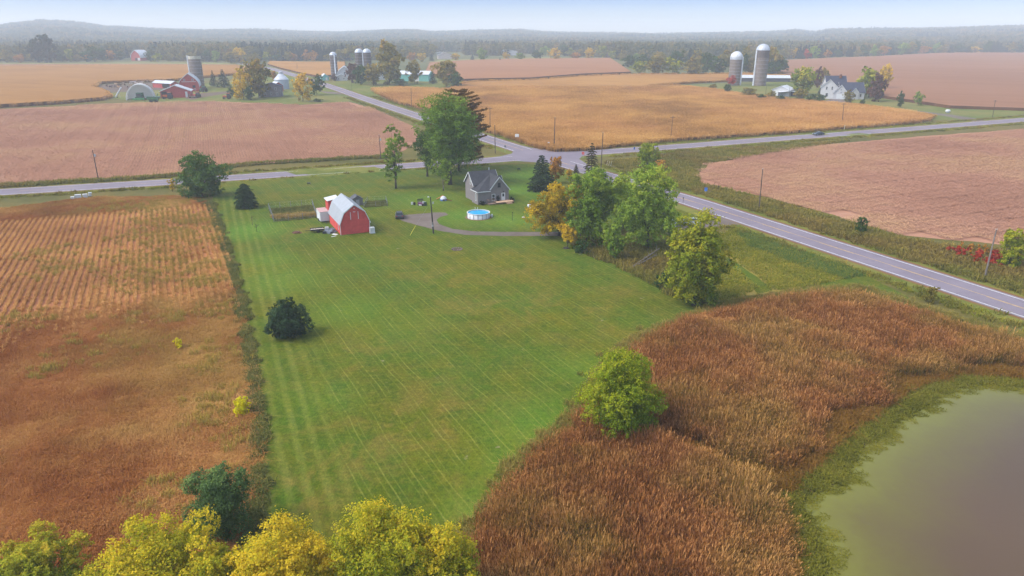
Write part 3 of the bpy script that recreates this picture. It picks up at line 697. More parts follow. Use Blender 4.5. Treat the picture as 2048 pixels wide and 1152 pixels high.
for o_ in (strip('road', EWL, 9.2, M_ROAD, 6), strip('road', EWR, 8.8, M_ROAD, 6)):
    pass
ew = [o for o in C.objects if o.name.startswith('road') and o.parent is None]
for o_, ln, wd in ((ew[1], EW1, 3.9), (ew[2], EW2, 3.75)):
    for sgn in (-1, 1): strip('edge_line', ln, .19, M_WHITE, 8, sgn * wd, None, o_)
    strip('centre_line', ln, .14, M_YELLOW, 8, 0, 3, o_)
sheet('road_junction', [(950, 261), (985, 274), (1030, 288), (1062, 295.5), (1110, 301), (1180, 301), (1250, 296), (1250, 306), (1195, 308.5), (1166, 311), (1158, 318), (1180, 332), (1215, 350), (1140, 336), (1090, 326), (1030, 322), (960, 328), (960, 317), (1000, 313), (1024, 307), (1026, 303), (1000, 294), (950, 278)], M_ROAD, 7.5, 1.5, 0)
# driveways
DR = [(788, 432), (835, 428), (868, 425), (890, 425), (897, 430), (880, 434), (873, 440), (878, 448), (905, 458), (950, 463), (1010, 464), (1090, 464), (1170, 463), (1260, 459), (1330, 454), (1400, 447), (1430, 440), (1408, 432), (1440, 434), (1480, 449), (1438, 452), (1400, 456), (1330, 462), (1260, 467), (1170, 471), (1090, 472), (1000, 472), (930, 470), (880, 462), (840, 452), (805, 442)]
sheet('driveway', DR, M_GRAVEL, 6, 1.2, .08)
sheet('driveway', [(1640, 205), (1655, 200), (1665, 196), (1680, 197), (1700, 205), (1760, 213), (1830, 221), (1900, 229), (1960, 238), (1975, 243), (1950, 244), (1890, 232), (1820, 224), (1750, 215.5), (1690, 209)], M_GRAVEL, 5, 3, .1)
sheet('driveway', [(640, 182), (665, 184), (690, 186), (680, 189), (650, 186)], M_GRAVEL, 5, 3, .1)
# haze
hb = MB(); hb.box((0, 2280, 55), (12800, 5000, 112)); hz = hb.build('haze', [])
hm = bpy.data.materials.new('haze'); hm.use_nodes = True; hn = hm.node_tree; hn.nodes.clear()
ho = hn.nodes.new('ShaderNodeOutputMaterial'); hv = hn.nodes.new('ShaderNodeVolumePrincipled')
hv.inputs['Color'].default_value = (.90, .95, 1.0, 1); hv.inputs['Density'].default_value = .00032; hv.inputs['Anisotropy'].default_value = 0.0
hn.links.new(hv.outputs[0], ho.inputs['Volume']); hz.data.materials.append(hm); hz['kind'] = 'stuff'; hz['label'] = 'thin grey haze over the whole countryside'

# ------------------------------------------------------------------ pond and marsh
POND = [(1650, 1400), (1648, 1152), (1632, 1070), (1606, 1010), (1612, 990), (1680, 965), (1715, 905), (1790, 845), (1880, 788), (1950, 768), (2048, 774), (2400, 815), (2600, 1400)]
def pondmat():
    t = NT('pond_water'); p = t.pos(); a = t.attr('shore'); n1 = t.noise(p, .14, 4, .6, .5); n2 = t.noise(p, .9, 4, .6)
    k = t.math('ADD', a, t.math('MULTIPLY', t.math('SUBTRACT', n1, .5), .3))
    k = t.math('ADD', k, t.math('MULTIPLY', t.math('SUBTRACT', n2, .5), .2))
    mud = t.ramp(t.noise(p, .04, 2, .4), [(.35, S(84, 66, 46)), (.65, S(92, 71, 52))])
    c = t.mix(t.smooth(k, .0, .8), mud, S(98, 90, 40)); c = t.mix(t.smooth(k, .55, 1.1), c, S(112, 112, 40))
    rp = t.noise(p, 2.2, 3, .5)
    return t.surf(c, .3, .22, t.bump(rp, .12, .05))
pond = sheet('pond_water', POND, pondmat(), 5, 2, .1)
PW = [G(*p) for p in POND]
subdivide_attr(pond, 1.5, lambda x, y: {'shore': 1 - polyline_d(x, y, PW[:12]) / 12.0})
MARSH = [(905, 1152), (985, 1022), (1030, 950), (1085, 892), (1135, 858), (1180, 800), (1215, 735), (1290, 675), (1370, 641), (1440, 620), (1500, 604), (1570, 592), (1650, 582), (1730, 580), (1800, 604), (1870, 628), (1960, 655), (2100, 700), (2500, 830), (2400, 815), (2048, 774), (1950, 768), (1880, 788), (1790, 845), (1715, 905), (1680, 965), (1612, 990), (1606, 1010), (1632, 1070), (1648, 1152), (1650, 1400), (760, 1350)]
sheet('marsh_ground', MARSH, M_MARSH, 4, 2, .3)
REED = [(915, 1152), (990, 1026), (1035, 956), (1090, 898), (1140, 864), (1186, 806), (1222, 742), (1295, 682), (1372, 650), (1440, 630), (1500, 616), (1570, 606), (1650, 598), (1720, 598), (1800, 622), (1880, 650), (1960, 676), (2100, 720), (2500, 850), (2400, 800), (2048, 752), (1930, 745), (1860, 762), (1800, 790), (1720, 848), (1640, 905), (1556, 950), (1548, 975), (1570, 1040), (1585, 1100), (1580, 1152), (1560, 1350), (765, 1350)]
RW = [G(*p) for p in REED]
MREED = plantmat('reed_leaves', [(56, 48, 24), (84, 68, 34), (110, 80, 46), (126, 86, 56), (150, 112, 78), (182, 146, 108)], .07, (.7, .15, .15), .3,
                 cols2=[(50, 56, 28), (76, 82, 38), (104, 98, 48), (122, 104, 58), (150, 124, 80), (182, 154, 112)], mid=.06)

rr = np.random.default_rng(5)
RP = [blades(rr, 170, 1.0, 1.0, 2.5, .06, .17 + .035 * i, .3, MREED, 'reed_patch_%d' % i, plume=.6) for i in range(6)]
GW = [G(*p) for p in ((1262, 872), (1330, 880), (1400, 912), (1470, 942), (1555, 962))]      # the gap with low plants
def grid_points(poly, step, jit=.5, rot=0.0, rng=rr, xmax=None):
    P = np.array(poly); x0, y0 = P.min(0); x1, y1 = P.max(0)
    gx, gy = np.meshgrid(np.arange(x0, x1, step), np.arange(y0, y1, step)); x = gx.ravel() + rng.uniform(-jit, jit, gx.size) * step; y = gy.ravel() + rng.uniform(-jit, jit, gx.size) * step
    k = inside(poly, x, y) & (np.abs(x) < y * .80 + 14) & (y > 34); return x[k], y[k]
x, y = grid_points(RW, .82)
gap = polyline_d(x, y, GW); ed = edge_dist(RW, x, y)
keep = (gap > 1.2 + .5 * rr.random(len(x))) & (polyline_d(x, y, PW[:12]) > 3.9 + 1.2 * np.sin(x * .37 + y * .2) + rr.random(len(x)) - 2.2 * (y < 62)); x, y, ed, gap = x[keep], y[keep], ed[keep], gap[keep]
nz = np.sin(x * .21 + 1) * np.sin(y * .17) + .6 * np.sin(x * .53 + y * .41) + .4 * np.sin(x * .9 - y * .7)
hs_ = (.78 + .13 * nz + .15 * rr.normal(size=len(x))) * np.clip(.55 + ed / 4.5, .5, 1) * np.clip(.55 + gap / 5, .5, 1)
scatter('reeds', x, y, rr.random(len(x)) * 6.28, rr.uniform(.8, 1.15, len(x)), RP, rr.integers(0, 6, len(x)), 'rust brown reeds filling the marsh beside the pond', hs=np.clip(hs_, .3, 1.3))
# short green plants round the pond and the gap
MALG = plantmat('shore_plants', [(58, 68, 26), (80, 92, 34), (98, 108, 44), (112, 114, 52)], .15, trans=.3)
MRUST = plantmat('shore_rust', [(84, 68, 32), (108, 82, 40), (124, 96, 50), (94, 94, 42)], .15, trans=.3)
AP = [blades(rr, 70, .6, .12, .42, .09, .7, .4, MALG, 'shore_tuft_%d' % i) for i in range(4)]
RUP = [blades(rr, 80, .7, .3, .8, .08, .8, .4, MRUST, 'rust_tuft_%d' % i) for i in range(4)]
MW = [G(*p) for p in MARSH]
x, y = grid_points(MW, .5); sh = polyline_d(x, y, PW[:12]); k = (sh < 1.6 + 1.0 * np.sin(x * .4) + 3.0 * rr.random(len(x))) & ~(inside(RW, x, y) & (edge_dist(RW, x, y) > 1.0))
x, y, sh = x[k], y[k], sh[k]; scatter('shore_plants', x, y, rr.random(len(x)) * 6.28, rr.uniform(.7, 1.3, len(x)), AP, rr.integers(0, 4, len(x)), 'bright green waterside plants along the pond edge')
x, y = grid_points(PW, .55); sh = polyline_d(x, y, PW[:12]); k = (sh < 2.0 * rr.random(len(x)) ** 1.7 + .3 * np.sin(x * .5 + y * .3)) ; x, y, sh = x[k], y[k], sh[k]
scatter('floating_plants', x, y, rr.random(len(x)) * 6.28, np.clip(1.1 - sh * .12, .3, 1.1), AP, rr.integers(0, 4, len(x)), 'green pond weed growing out from the bank', hs=np.full(len(x), .35))
x, y = grid_points(MW, .6); k = (polyline_d(x, y, PW[:12]) > 2.4) & (polyline_d(x, y, PW[:12]) < 6.5); k |= (polyline_d(x, y, GW) < 1.6); x, y = x[k], y[k]
scatter('marsh_weeds', x, y, rr.random(len(x)) * 6.28, rr.uniform(.7, 1.3, len(x)), RUP, rr.integers(0, 4, len(x)), 'low rusty weeds between the reeds and the pond')
# pale green grass fringe between lawn and reeds
MFR = plantmat('fringe_grass', [(76, 84, 36), (100, 100, 52), (124, 112, 66), (104, 110, 54)], .2)
FR = [blades(rr, 60, .6, .4, 1.0, .05, .5, .4, MFR, 'fringe_tuft_%d' % i) for i in range(4)]
def edge_points(line, step, spread, rng=rr):
    X = []; Y = []
    for a, b in zip(line, line[1:]):
        L = math.hypot(b[0] - a[0], b[1] - a[1]); n = max(1, int(L / step)); t = rng.random(n); nx_, ny_ = -(b[1] - a[1]) / L, (b[0] - a[0]) / L; j = rng.normal(0, spread, n)
        X.append(a[0] + (b[0] - a[0]) * t + nx_ * j); Y.append(a[1] + (b[1] - a[1]) * t + ny_ * j)
    return np.concatenate(X), np.concatenate(Y)
x, y = edge_points(MW[:18], .11, .8)
scatter('fringe_grass', x, y, rr.random(len(x)) * 6.28, rr.uniform(.7, 1.2, len(x)), FR, rr.integers(0, 4, len(x)), 'pale grass fringe between mown lawn and reeds')

# ------------------------------------------------------------------ crops
# near left field: soybean rows, thinning into dry grass
FL = [G(*p) for p in FLEFT]
d_ = (math.sin(R(AZN)), math.cos(R(AZN))); n_ = (d_[1], -d_[0])
P = np.array(FL); u = P @ np.array(d_); v = P @ np.array(n_)
rows = np.arange(v.min(), v.max(), 1.12); X = []; Y = []
for q in rows:
    s = np.arange(u.min(), u.max(), .3); s = s + rr.uniform(-.12, .12, len(s)); qq = q + .05 * rr.normal(size=len(s))
    X.append(d_[0] * s + n_[0] * qq); Y.append(d_[1] * s + n_[1] * qq)
X = np.concatenate(X); Y = np.concatenate(Y); k = inside(FL, X, Y) & (np.abs(X) < Y * .78 + 12); X, Y = X[k], Y[k]
ROWEND = [G(*p) for p in ((-400, 720), (0, 690), (120, 640), (250, 615), (400, 610), (490, 605), (480, 380), (-400, 420))]
HEADL = [G(*p) for p in ((-120, 440), (0, 418), (120, 402), (200, 395), (350, 393), (400, 398))]
def rowness(x, y):
    """1 where the crop still stands in rows, 0 where dry grass has taken over"""
    sd = np.where(inside(ROWEND, x, y), 1, -1) * edge_dist(ROWEND, x, y)
    nz = 2.2 * np.sin(x * .23 + .6) * np.sin(y * .19 + x * .05) + 1.6 * np.sin(x * .61 + y * .37) + 1.1 * np.sin(x * 1.3 - y * .9)
    return np.clip(.35 + (sd + nz * 1.6) / 15, 0, 1) * np.clip((edge_dist(HEADL, x, y) - 7.5) / 2.5, 0, 1)
fade = blobs(X, Y, [(430, 440, 14, .35), (60, 640, 9, .5)])
k = rr.random(len(X)) < np.sqrt(rowness(X, Y)) * (1 - fade)
MSOY = plantmat('soy_plants', [(108, 80, 46), (130, 100, 60), (146, 114, 70), (156, 126, 80), (162, 136, 86)], .05, (.35, .1, .55), .25)
SP = [blades(rr, 26, .24, .3, .55, .08, .45, .3, MSOY, 'soy_plant_%d' % i) for i in range(5)]
x, y = X[k], Y[k]
scatter('soybean_rows', x, y, rr.random(len(x)) * 6.28, rr.uniform(.9, 1.15, len(x)), SP, rr.integers(0, 5, len(x)), 'rows of ripe brown soybeans in the near field')
MDRY = plantmat('dry_grass', [(92, 54, 32), (116, 72, 42), (132, 90, 54), (150, 114, 74), (168, 134, 92)], .05, (.3, .1, .6), .25, cols2=[(98, 74, 40), (124, 96, 54), (146, 118, 72), (166, 138, 92)], mid=.03)
MYEL = plantmat('yellow_weed', [(104, 94, 50), (124, 110, 58), (142, 122, 68), (116, 108, 56)], .1, trans=.25)
DP = [blades(rr, 60, .75, .2, .65, .045, .8, .35, MDRY, 'dry_tuft_%d' % i) for i in range(6)]
YP = [blades(rr, 50, .55, .3, .8, .06, .5, .3, MYEL, 'yellow_tuft_%d' % i) for i in range(4)]
x, y = grid_points(FL, .58); k = rr.random(len(x)) > rowness(x, y) ** .7 * .97; x, y = x[k], y[k]
nz = np.sin(x * .3 + y * .12) + np.sin(y * .4 - x * .2) + .8 * np.sin(x * .9 + y * .5); hs_ = np.clip(.8 + .2 * nz + .2 * rr.normal(size=len(x)), .25, 1.6)
scatter('dry_grass', x, y, rr.random(len(x)) * 6.28, rr.uniform(.7, 1.3, len(x)), DP, rr.integers(0, 6, len(x)), 'rust and tan dry grass covering the near field', hs=hs_)
x, y = grid_points(FL, .7)
yb = blobs(x, y, [(300, 412, 9, .7), (210, 415, 6, .6), (330, 440, 8, .6), (350, 470, 9, .65), (290, 470, 7, .5), (280, 520, 9, .5), (330, 545, 10, .5), (400, 440, 7, .6), (420, 480, 6, .6), (110, 505, 6, .4), (130, 540, 6, .4), (405, 565, 3.5, 1), (340, 640, 2.5, 1), (415, 735, 2.6, 1), (90, 745, 2.2, 1), (430, 840, 4, .6), (465, 885, 1.6, 1), (420, 800, 4, .4), (440, 620, 4, .4), (20, 650, 6, .4), (320, 990, 4, .4), (450, 700, 5, .3), (490, 930, 3, .4), (440, 960, 3, .4), (250, 640, 6, .25), (200, 700, 8, .2)])
k = rr.random(len(x)) < yb * .85; x, y = x[k], y[k]
scatter('yellow_weeds', x, y, rr.random(len(x)) * 6.28, rr.uniform(.5, 1.3, len(x)), YP, rr.integers(0, 4, len(x)), 'yellow green weeds growing among the soybeans')
# weeds on the border of field and lawn
MWEED = plantmat('border_weeds', [(50, 58, 30), (66, 74, 40), (88, 90, 50), (114, 104, 58)], .2)
WP = [blades(rr, 46, .5, .15, .6, .08, .65, .3, MWEED, 'border_weed_%d' % i) for i in range(4)]
x, y = edge_points([G(p[0] - 5, p[1]) for p in LAWN[:10]], .1, .42); x2, y2 = edge_points([G(*p) for p in ((360, 396), (400, 402), (425, 412))], .2, .9)
k = (np.sin(y * .9) + np.sin(y * .37 + 1) + rr.normal(size=len(x)) * .9) > -1.0; x = np.concatenate([x[k], x2]); y = np.concatenate([y[k], y2])
scatter('border_weeds', x, y, rr.random(len(x)) * 6.28, rr.uniform(.6, 1.3, len(x)), WP, rr.integers(0, 4, len(x)), 'grey green weeds along the lawn edge')
# corn plants over the middle field, as patches of rows
def corn_patch(rng, size, mat, name, rowp=.76, plant=.3, h=(1.7, 2.35)):
    xs = np.arange(-size / 2, size / 2, rowp); ys = np.arange(-size / 2, size / 2, plant); gx, gy = np.meshgrid(xs, ys); n = gx.size
    px = gx.ravel() + rng.normal(0, .06, n); py = gy.ravel() + rng.uniform(-.12, .12, n); hh = rng.uniform(*h, n); az = rng.random(n) * 6.28
    c, s = np.cos(az), np.sin(az); Q = []; T = []; base = rng.random(n)
    w_ = .03
    Q.append(np.stack([np.stack([px - s * w_, py + c * w_, hh * 0], 1), np.stack([px + s * w_, py - c * w_, hh * 0], 1), np.stack([px + s * w_, py - c * w_, hh], 1), np.stack([px - s * w_, py + c * w_, hh], 1)], 1)); T.append(base * .5)
    for lv, sg in ((.45, 1), (.6, -1), (.75, 1), (.9, -1)):
        a2 = az + rng.normal(0, .5, n) + (0 if sg > 0 else 3.14); c2, s2 = np.cos(a2), np.sin(a2); L = rng.uniform(.3, .6, n); z0 = hh * lv; wv = .06
        p0 = np.stack([px, py, z0], 1); p1 = np.stack([px + c2 * L, py + s2 * L, z0 + rng.uniform(-.25, .2, n)], 1); sv = np.stack([-s2 * wv, c2 * wv, 0 * s2 + .03], 1)
        Q.append(np.stack([p0 - sv, p0 + sv, p1 + sv * .5, p1 - sv * .5], 1)); T.append(np.clip(base * .6 + .4 * rng.random(n) * lv, 0, 1))
    return quads_mesh(name, np.concatenate(Q), np.concatenate(T), mat)
MCORN = plantmat('corn_leaves', [(100, 66, 32), (130, 86, 42), (152, 104, 54), (166, 120, 64), (172, 134, 78)], .02, (.5, .1, .4), .25, cols2=[(112, 72, 40), (138, 90, 48), (154, 104, 58), (164, 116, 66), (170, 128, 80)], mid=.009)
CP = [corn_patch(rr, 6, MCORN, 'corn_patch_%d' % i) for i in range(4)]
FM = [G(*p) for p in FMID]; SH = [p for p in FM]
def grid_rot(poly, step, az, ymax):
    P = np.array(poly); a = R(az); d = np.array((math.sin(a), math.cos(a))); n = np.array((d[1], -d[0])); u = P @ d; v = P @ n
    gu, gv = np.meshgrid(np.arange(u.min(), u.max(), step), np.arange(v.min(), v.max(), step)); x = gu * d[0] + gv * n[0]; y = gu * d[1] + gv * n[1]; x, y = x.ravel(), y.ravel()
    k = inside(poly, x, y) & (y < ymax) & (np.abs(x) < y * .8 + 14); return x[k], y[k]
x, y = grid_rot(FM, 5.2, AZR, 520); scatter('corn_plants', x, y, np.full(len(x), R(90 - AZR)) + math.pi * rr.integers(0, 2, len(x)), np.ones(len(x)), CP, rr.integers(0, 4, len(x)), 'standing ripe corn in the field across the junction', hs=rr.uniform(.92, 1.06, len(x)))
CP1 = [corn_patch(rr, 1.6, MCORN, 'corn_edge_%d' % i) for i in range(4)]
for poly, lab in ((FM, 'ragged outer corn rows round the middle field'), ([G(*p) for p in FNWC], 'ragged outer corn rows round the far left field')):
    x, y = edge_points(poly + poly[:1], .8, .5); scatter('corn_edge', x, y, rr.random(len(x)) * 6.28, rr.uniform(.9, 1.1, len(x)), CP1, rr.integers(0, 4, len(x)), lab)
# soybean cover on the pink fields
def soy_patch(rng, size, mat, name):
    xs = np.arange(-size / 2, size / 2, .9); ys = np.arange(-size / 2, size / 2, .42); gx, gy = np.meshgrid(xs, ys); n = gx.size; Q = []; T = []
    for k in range(5):
        p = np.stack([gx.ravel() + rng.normal(0, .2, n), gy.ravel() + rng.uniform(-.22, .22, n), rng.uniform(.4, .52, n)], 1)
        Q.append(leaf_quads(rng, p, np.tile([0, 0, 1.0], (n, 1)), .34, .28)); T.append(rng.random(n))
    return quads_mesh(name, np.concatenate(Q), np.concatenate(T), mat)
MSOY2 = plantmat('soy_cover', [(126, 90, 76), (140, 102, 87), (150, 112, 96), (156, 120, 102)], .02, (.3, .03, .67), .2, cols2=[(128, 94, 76), (140, 106, 84), (150, 116, 92), (154, 122, 96)], mid=.02)
SPP = [soy_patch(rr, 8, MSOY2, 'soy_patch_%d' % i) for i in range(4)]
for poly, lab, ym in ((FNW, 'pinkish ripe soybeans in the field left of the junction', 430), (FE, 'pinkish ripe soybeans in the field right of the road', 430)):
    PW2 = [G(*p) for p in poly]; x, y = grid_rot(PW2, 7.2, AZR, ym); k = edge_dist(PW2, x, y) > 2.5; x, y = x[k], y[k]
    scatter('soybean_cover', x, y, np.full(len(x), R(90 - AZR)) + math.pi * rr.integers(0, 2, len(x)), np.ones(len(x)), SPP, rr.integers(0, 4, len(x)), lab)
# rough grass tufts: verges, wet meadow, meadow
MTUF = plantmat('rough_tufts', [(52, 56, 28), (76, 78, 38), (98, 92, 50), (118, 102, 60)], .06, cols2=[(60, 54, 30), (84, 74, 42), (100, 86, 50), (112, 104, 60)], mid=.035)
TP = [blades(rr, 46, .8, .2, .75, .1, .6, .3, MTUF, 'rough_tuft_%d' % i) for i in range(5)]
MGT = plantmat('green_tufts', [(54, 72, 26), (76, 92, 36), (98, 108, 48), (116, 114, 58)], .06)
GT = [blades(rr, 46, .8, .12, .4, .09, .7, .3, MGT, 'green_tuft_%d' % i) for i in range(4)]
x, y = grid_points([G(*p) for p in FWET], 1.05)
scatter('rough_grass_tufts', x, y, rr.random(len(x)) * 6.28, rr.uniform(.7, 1.7, len(x)), TP, rr.integers(0, 5, len(x)), 'rough brown and green weeds in the roadside ditch')
x, y = grid_points([G(*p) for p in FMEAD], .75); k = polyline_d(x, y, [G(*p) for p in ((1445, 513), (1500, 550), (1530, 580), (1500, 592))]) > 1.5; x, y = x[k], y[k]
scatter('meadow_grass', x, y, rr.random(len(x)) * 6.28, rr.uniform(.8, 1.5, len(x)), GT, rr.integers(0, 4, len(x)), 'unmown meadow grass beside the road')
MLUSH = plantmat('lush_verge', [(78, 98, 42), (96, 116, 52), (112, 126, 62)], .15); LT = [blades(rr, 50, .8, .15, .45, .09, .7, .3, MLUSH, 'lush_tuft_%d' % i) for i in range(3)]
x, y = grid_points([G(*p) for p in ((1474, 464), (1500, 466), (1620, 510), (1728, 548), (1690, 556), (1600, 530), (1500, 492))], .6)
scatter('lush_grass', x, y, rr.random(len(x)) * 6.28, rr.uniform(.9, 1.5, len(x)), LT, rr.integers(0, 3, len(x)), 'bright green grass band along the near side of the road')
for ln, offs, lab in ((EWL, (-8.5, 8), 'verge grass along the road to the left'), (EWR, (-9, 9), 'verge grass along the road to the right'), (NSL[:9], (-8.5, 8.5), 'verge grass along the crossing road')):
    xx = []; yy = []
    for o_ in offs:
        L2 = []
        for i, p in enumerate(ln):
            a = ln[max(0, i - 1)]; b = ln[min(len(ln) - 1, i + 1)]; L = math.hypot(b[0] - a[0], b[1] - a[1]); L2.append((p[0] + (b[1] - a[1]) / L * o_, p[1] - (b[0] - a[0]) / L * o_))
        ax, ay = edge_points(L2, .28, .9); xx.append(ax); yy.append(ay)
    xx = np.concatenate(xx); yy = np.concatenate(yy); k = (np.hypot(xx - 10, yy - 247) > 24) & ~inside([G(*p) for p in LAWN], xx, yy) & ~inside([G(*p) for p in DR], xx, yy) & (yy > 50)
    xx, yy = xx[k], yy[k]; scatter('verge_tufts', xx, yy, rr.random(len(xx)) * 6.28, rr.uniform(.6, 1.3, len(xx)), GT + TP[:2], rr.integers(0, 6, len(xx)), lab)
x, y = grid_points([G(*p) for p in UNDER], .9)
scatter('woodland_weeds', x, y, rr.random(len(x)) * 6.28, rr.uniform(.7, 1.5, len(x)), TP, rr.integers(0, 5, len(x)), 'dead brown weeds under the trees')
# rough weeds north of the left road
x, y = edge_points([G(*p) for p in ((-50, 376), (200, 362), (350, 352), (440, 336), (520, 328), (640, 321), (770, 314))], .12, 1.0)
scatter('ditch_weeds', x, y, rr.random(len(x)) * 6.28, rr.uniform(.8, 1.8, len(x)), TP + WP, rr.integers(0, 9, len(x)), 'weeds in the ditch between left road and soybeans')

# ------------------------------------------------------------------ far woods
FOREST_COLS = [(40, 52, 34), (50, 62, 38), (66, 74, 42), (84, 84, 48), (62, 70, 42), (110, 100, 52), (84, 84, 48), (128, 104, 54), (74, 80, 46), (124, 84, 56)]
MFOR = plantmat('wood_leaves', FOREST_COLS, .004, (.14, .5, .36), .3)
rf = np.random.default_rng(21)
FP = []
for i in range(5):
    me, ce, ra = crown(rf, 1, 1, .02, 420, .14, 9 + i, .1, 'wood_tree_%d' % i, MFOR, .8); FP.append(me)
MFORC = plantmat('wood_needles', [(30, 42, 34), (40, 54, 42), (52, 66, 50)], .006, trans=.15); me, ce = conifer(rf, 1, .8, .02, 420, .12, MFORC, 'wood_tree_5', 9); FP.append(me)
FEDGE = [(-300, 125), (0, 123.5), (150, 122.5), (250, 119.5), (300, 119.5), (330, 122), (480, 124), (545, 122.5), (600, 122.5), (690, 122), (780, 120), (870, 113), (930, 112), (1000, 112), (1080, 109.5), (1150, 112), (1220, 115.5), (1240, 121), (1300, 123), (1400, 122), (1500, 120), (1575, 119), (1740, 112.5), (1860, 106.5), (2048, 105), (2400, 105)]
fe = np.array([G(*p) for p in FEDGE]); faz = np.arctan2(fe[:, 0], fe[:, 1]); fr = np.hypot(fe[:, 0], fe[:, 1])
X = []; Y = []; r0 = 700.0
while r0 < 4500:
    st = 9 + (r0 - 700) * .0042; n = int(1.56 * r0 / st); a = np.linspace(-.78, .78, n) + rf.uniform(-.5, .5, n) * st / r0; r = r0 + rf.uniform(-.5, .5, n) * st
    lim = np.interp(a, faz, fr); k = (r > lim + 6) & (r * np.cos(a) < 4650); X.append((r * np.sin(a))[k]); Y.append((r * np.cos(a))[k]); r0 += st * .95
X = np.concatenate(X); Y = np.concatenate(Y)
CLEAR = [[(860, 104), (930, 104), (930, 113), (860, 113)], [(1040, 108), (1085, 108), (1085, 112), (1040, 112)], [(255, 112), (300, 112), (300, 121), (255, 121)]]
for c in CLEAR: k = ~inside([G(*p) for p in c], X, Y); X, Y = X[k], Y[k]
Z = np.where(Y < 1520, zts(Y), np.maximum(hill_z(X, Y), 9.5)); rng_ = np.hypot(X, Y); n = len(X)
hh = rf.uniform(11, 19, n) * (1 + .15 * np.sin(X * .01) * np.sin(Y * .013)); wd = rf.uniform(9, 15, n) * (1 + (rng_ - 700) / 3500)
nzf = np.sin(X * .008 + 1.3) * np.sin(Y * .011) + np.sin(X * .019 - Y * .007)
id_ = np.where((nzf > 1.15) | (rf.random(n) < .05), 5, rf.integers(0, 5, n)); pxx = 1024 + 1409 * .945 * X / Y; dk = ((pxx > 1015) & (pxx < 1265) & (rng_ > 1650) & (rng_ < 2000)) | ((pxx > 540) & (pxx < 680) & (rng_ > 1000) & (rng_ < 1250)) | ((pxx > 1340) & (pxx < 1480) & (rng_ > 2000) & (rng_ < 2300)); id_ = np.where(dk & (rf.random(n) < .9), 5, id_); wd = np.where(id_ == 5, wd * .8, wd); hh = np.where(id_ == 5, hh * 1.12, hh)
scatter('woods', X, Y, rf.random(n) * 6.28, wd, FP, id_, 'hazy autumn woods covering the far plain and hills', z=Z - .4, hs=hh)
# ------------------------------------------------------------------ building kit
def Mv(ox=0, oy=0, rz=0, oz=0): return Matrix.Translation((ox, oy, oz)) @ Matrix.Rotation(rz, 4, 'Z')
def roofline(kind, w, eave, ridge, knee=None, n=14):
    h = w / 2
    if kind == 'gable': return [(-h, eave), (0, ridge), (h, eave)]
    if kind == 'gambrel': kx, kz = knee; return [(-h, eave), (-kx, kz), (0, ridge), (kx, kz), (h, eave)]
    if kind == 'arch': return [(-h * math.cos(math.pi * i / n), eave + (ridge - eave) * math.sin(math.pi * i / n)) for i in range(n + 1)]
    if kind == 'gothic':
        L = [(-h * a, eave + (ridge - eave) * b) for a, b in ((1, 0), (.97, .2), (.88, .38), (.72, .54), (.5, .69), (.25, .85), (0, 1))]
        return L + [(-x, z) for x, z in reversed(L[:-1])]
    if kind == 'shed': return [(-h, eave), (h, ridge)]
def volume(root, M, w, d, line, wallm, roofm, ov=.3, th=.14, trim=None, walls=True, wname='wall', rname='roof', open_front=False):
    top = list(line)
    if walls:
        if open_front:
            mb = MB(); t_ = .15
            mb.prism([(-w / 2, 0), (w / 2, 0)] + top[::-1], d - t_, d, 0, M)
            mb.box((-w / 2 + t_ / 2, d / 2, top[0][1] / 2), (t_, d - 2 * t_ , top[0][1]), 0, M); mb.box((w / 2 - t_ / 2, d / 2, top[-1][1] / 2), (t_, d - 2 * t_, top[-1][1]), 0, M)
        else:
            mb = MB(); mb.prism([(-w / 2, 0), (w / 2, 0)] + top[::-1], 0, d, 0, M)
        mb.build(wname, wallm, root)
    # roof skin
    n = len(top); outer = []; inner = []
    for i, (x, z) in enumerate(top):
        a = top[max(0, i - 1)]; b = top[min(n - 1, i + 1)]; L = math.hypot(b[0] - a[0], b[1] - a[1]); nx_, nz = -(b[1] - a[1]) / L, (b[0] - a[0]) / L
        ex = ez = 0
        if i == 0: q = top[1]; l_ = math.hypot(q[0] - x, q[1] - z); ex, ez = (x - q[0]) / l_ * ov, (z - q[1]) / l_ * ov
        if i == n - 1: q = top[-2]; l_ = math.hypot(q[0] - x, q[1] - z); ex, ez = (x - q[0]) / l_ * ov, (z - q[1]) / l_ * ov
        outer.append((x + ex + nx_ * th, z + ez + nz * th)); inner.append((x + ex + nx_ * .015, z + ez + nz * .015))
    mb = MB()
    for i in range(n - 1): mb.prism([inner[i], inner[i + 1], outer[i + 1], outer[i]], -ov, d + ov, 0, M)
    mb.build(rname, roofm, root)
    if trim:
        mb = MB()
        for i in range(n - 1):
            a, b = outer[i], outer[i + 1]; a2 = (inner[i][0], inner[i][1] - .16); b2 = (inner[i + 1][0], inner[i + 1][1] - .16)
            for y0 in (-ov - .06, d + ov + .02): mb.prism([a2, b2, b, a], y0, y0 + .04, 0, M)
        mb.build('trim', trim, root)
def on_wall(face, w, d):
    """frame on a wall: x along the wall, -y outward"""
    return {'f': Matrix.Identity(4), 'b': Mv(0, d, math.pi), 'l': Mv(-w / 2, d / 2, -math.pi / 2), 'r': Mv(w / 2, d / 2, math.pi / 2)}[face]
WHITE = plain('white_paint', (.60, .60, .585, 1), .6, .3, var=.06)
GLASS = plain('window_glass', (.035, .04, .05, 1), .12, .5, var=.2)
DARK = plain('opening_shade', (.02, .02, .02, 1), .9, .1)  # near-black colour painted as the shade inside open buildings
BLACK = plain('black_paint', (.02, .02, .022, 1), .5, .4)
STEEL = plain('galvanised_steel', (.42, .44, .46, 1), .45, .5, .3, var=.1)
WOODP = plain('weathered_pole', (.11, .085, .065, 1), .9, .1, var=.25, scale=2)
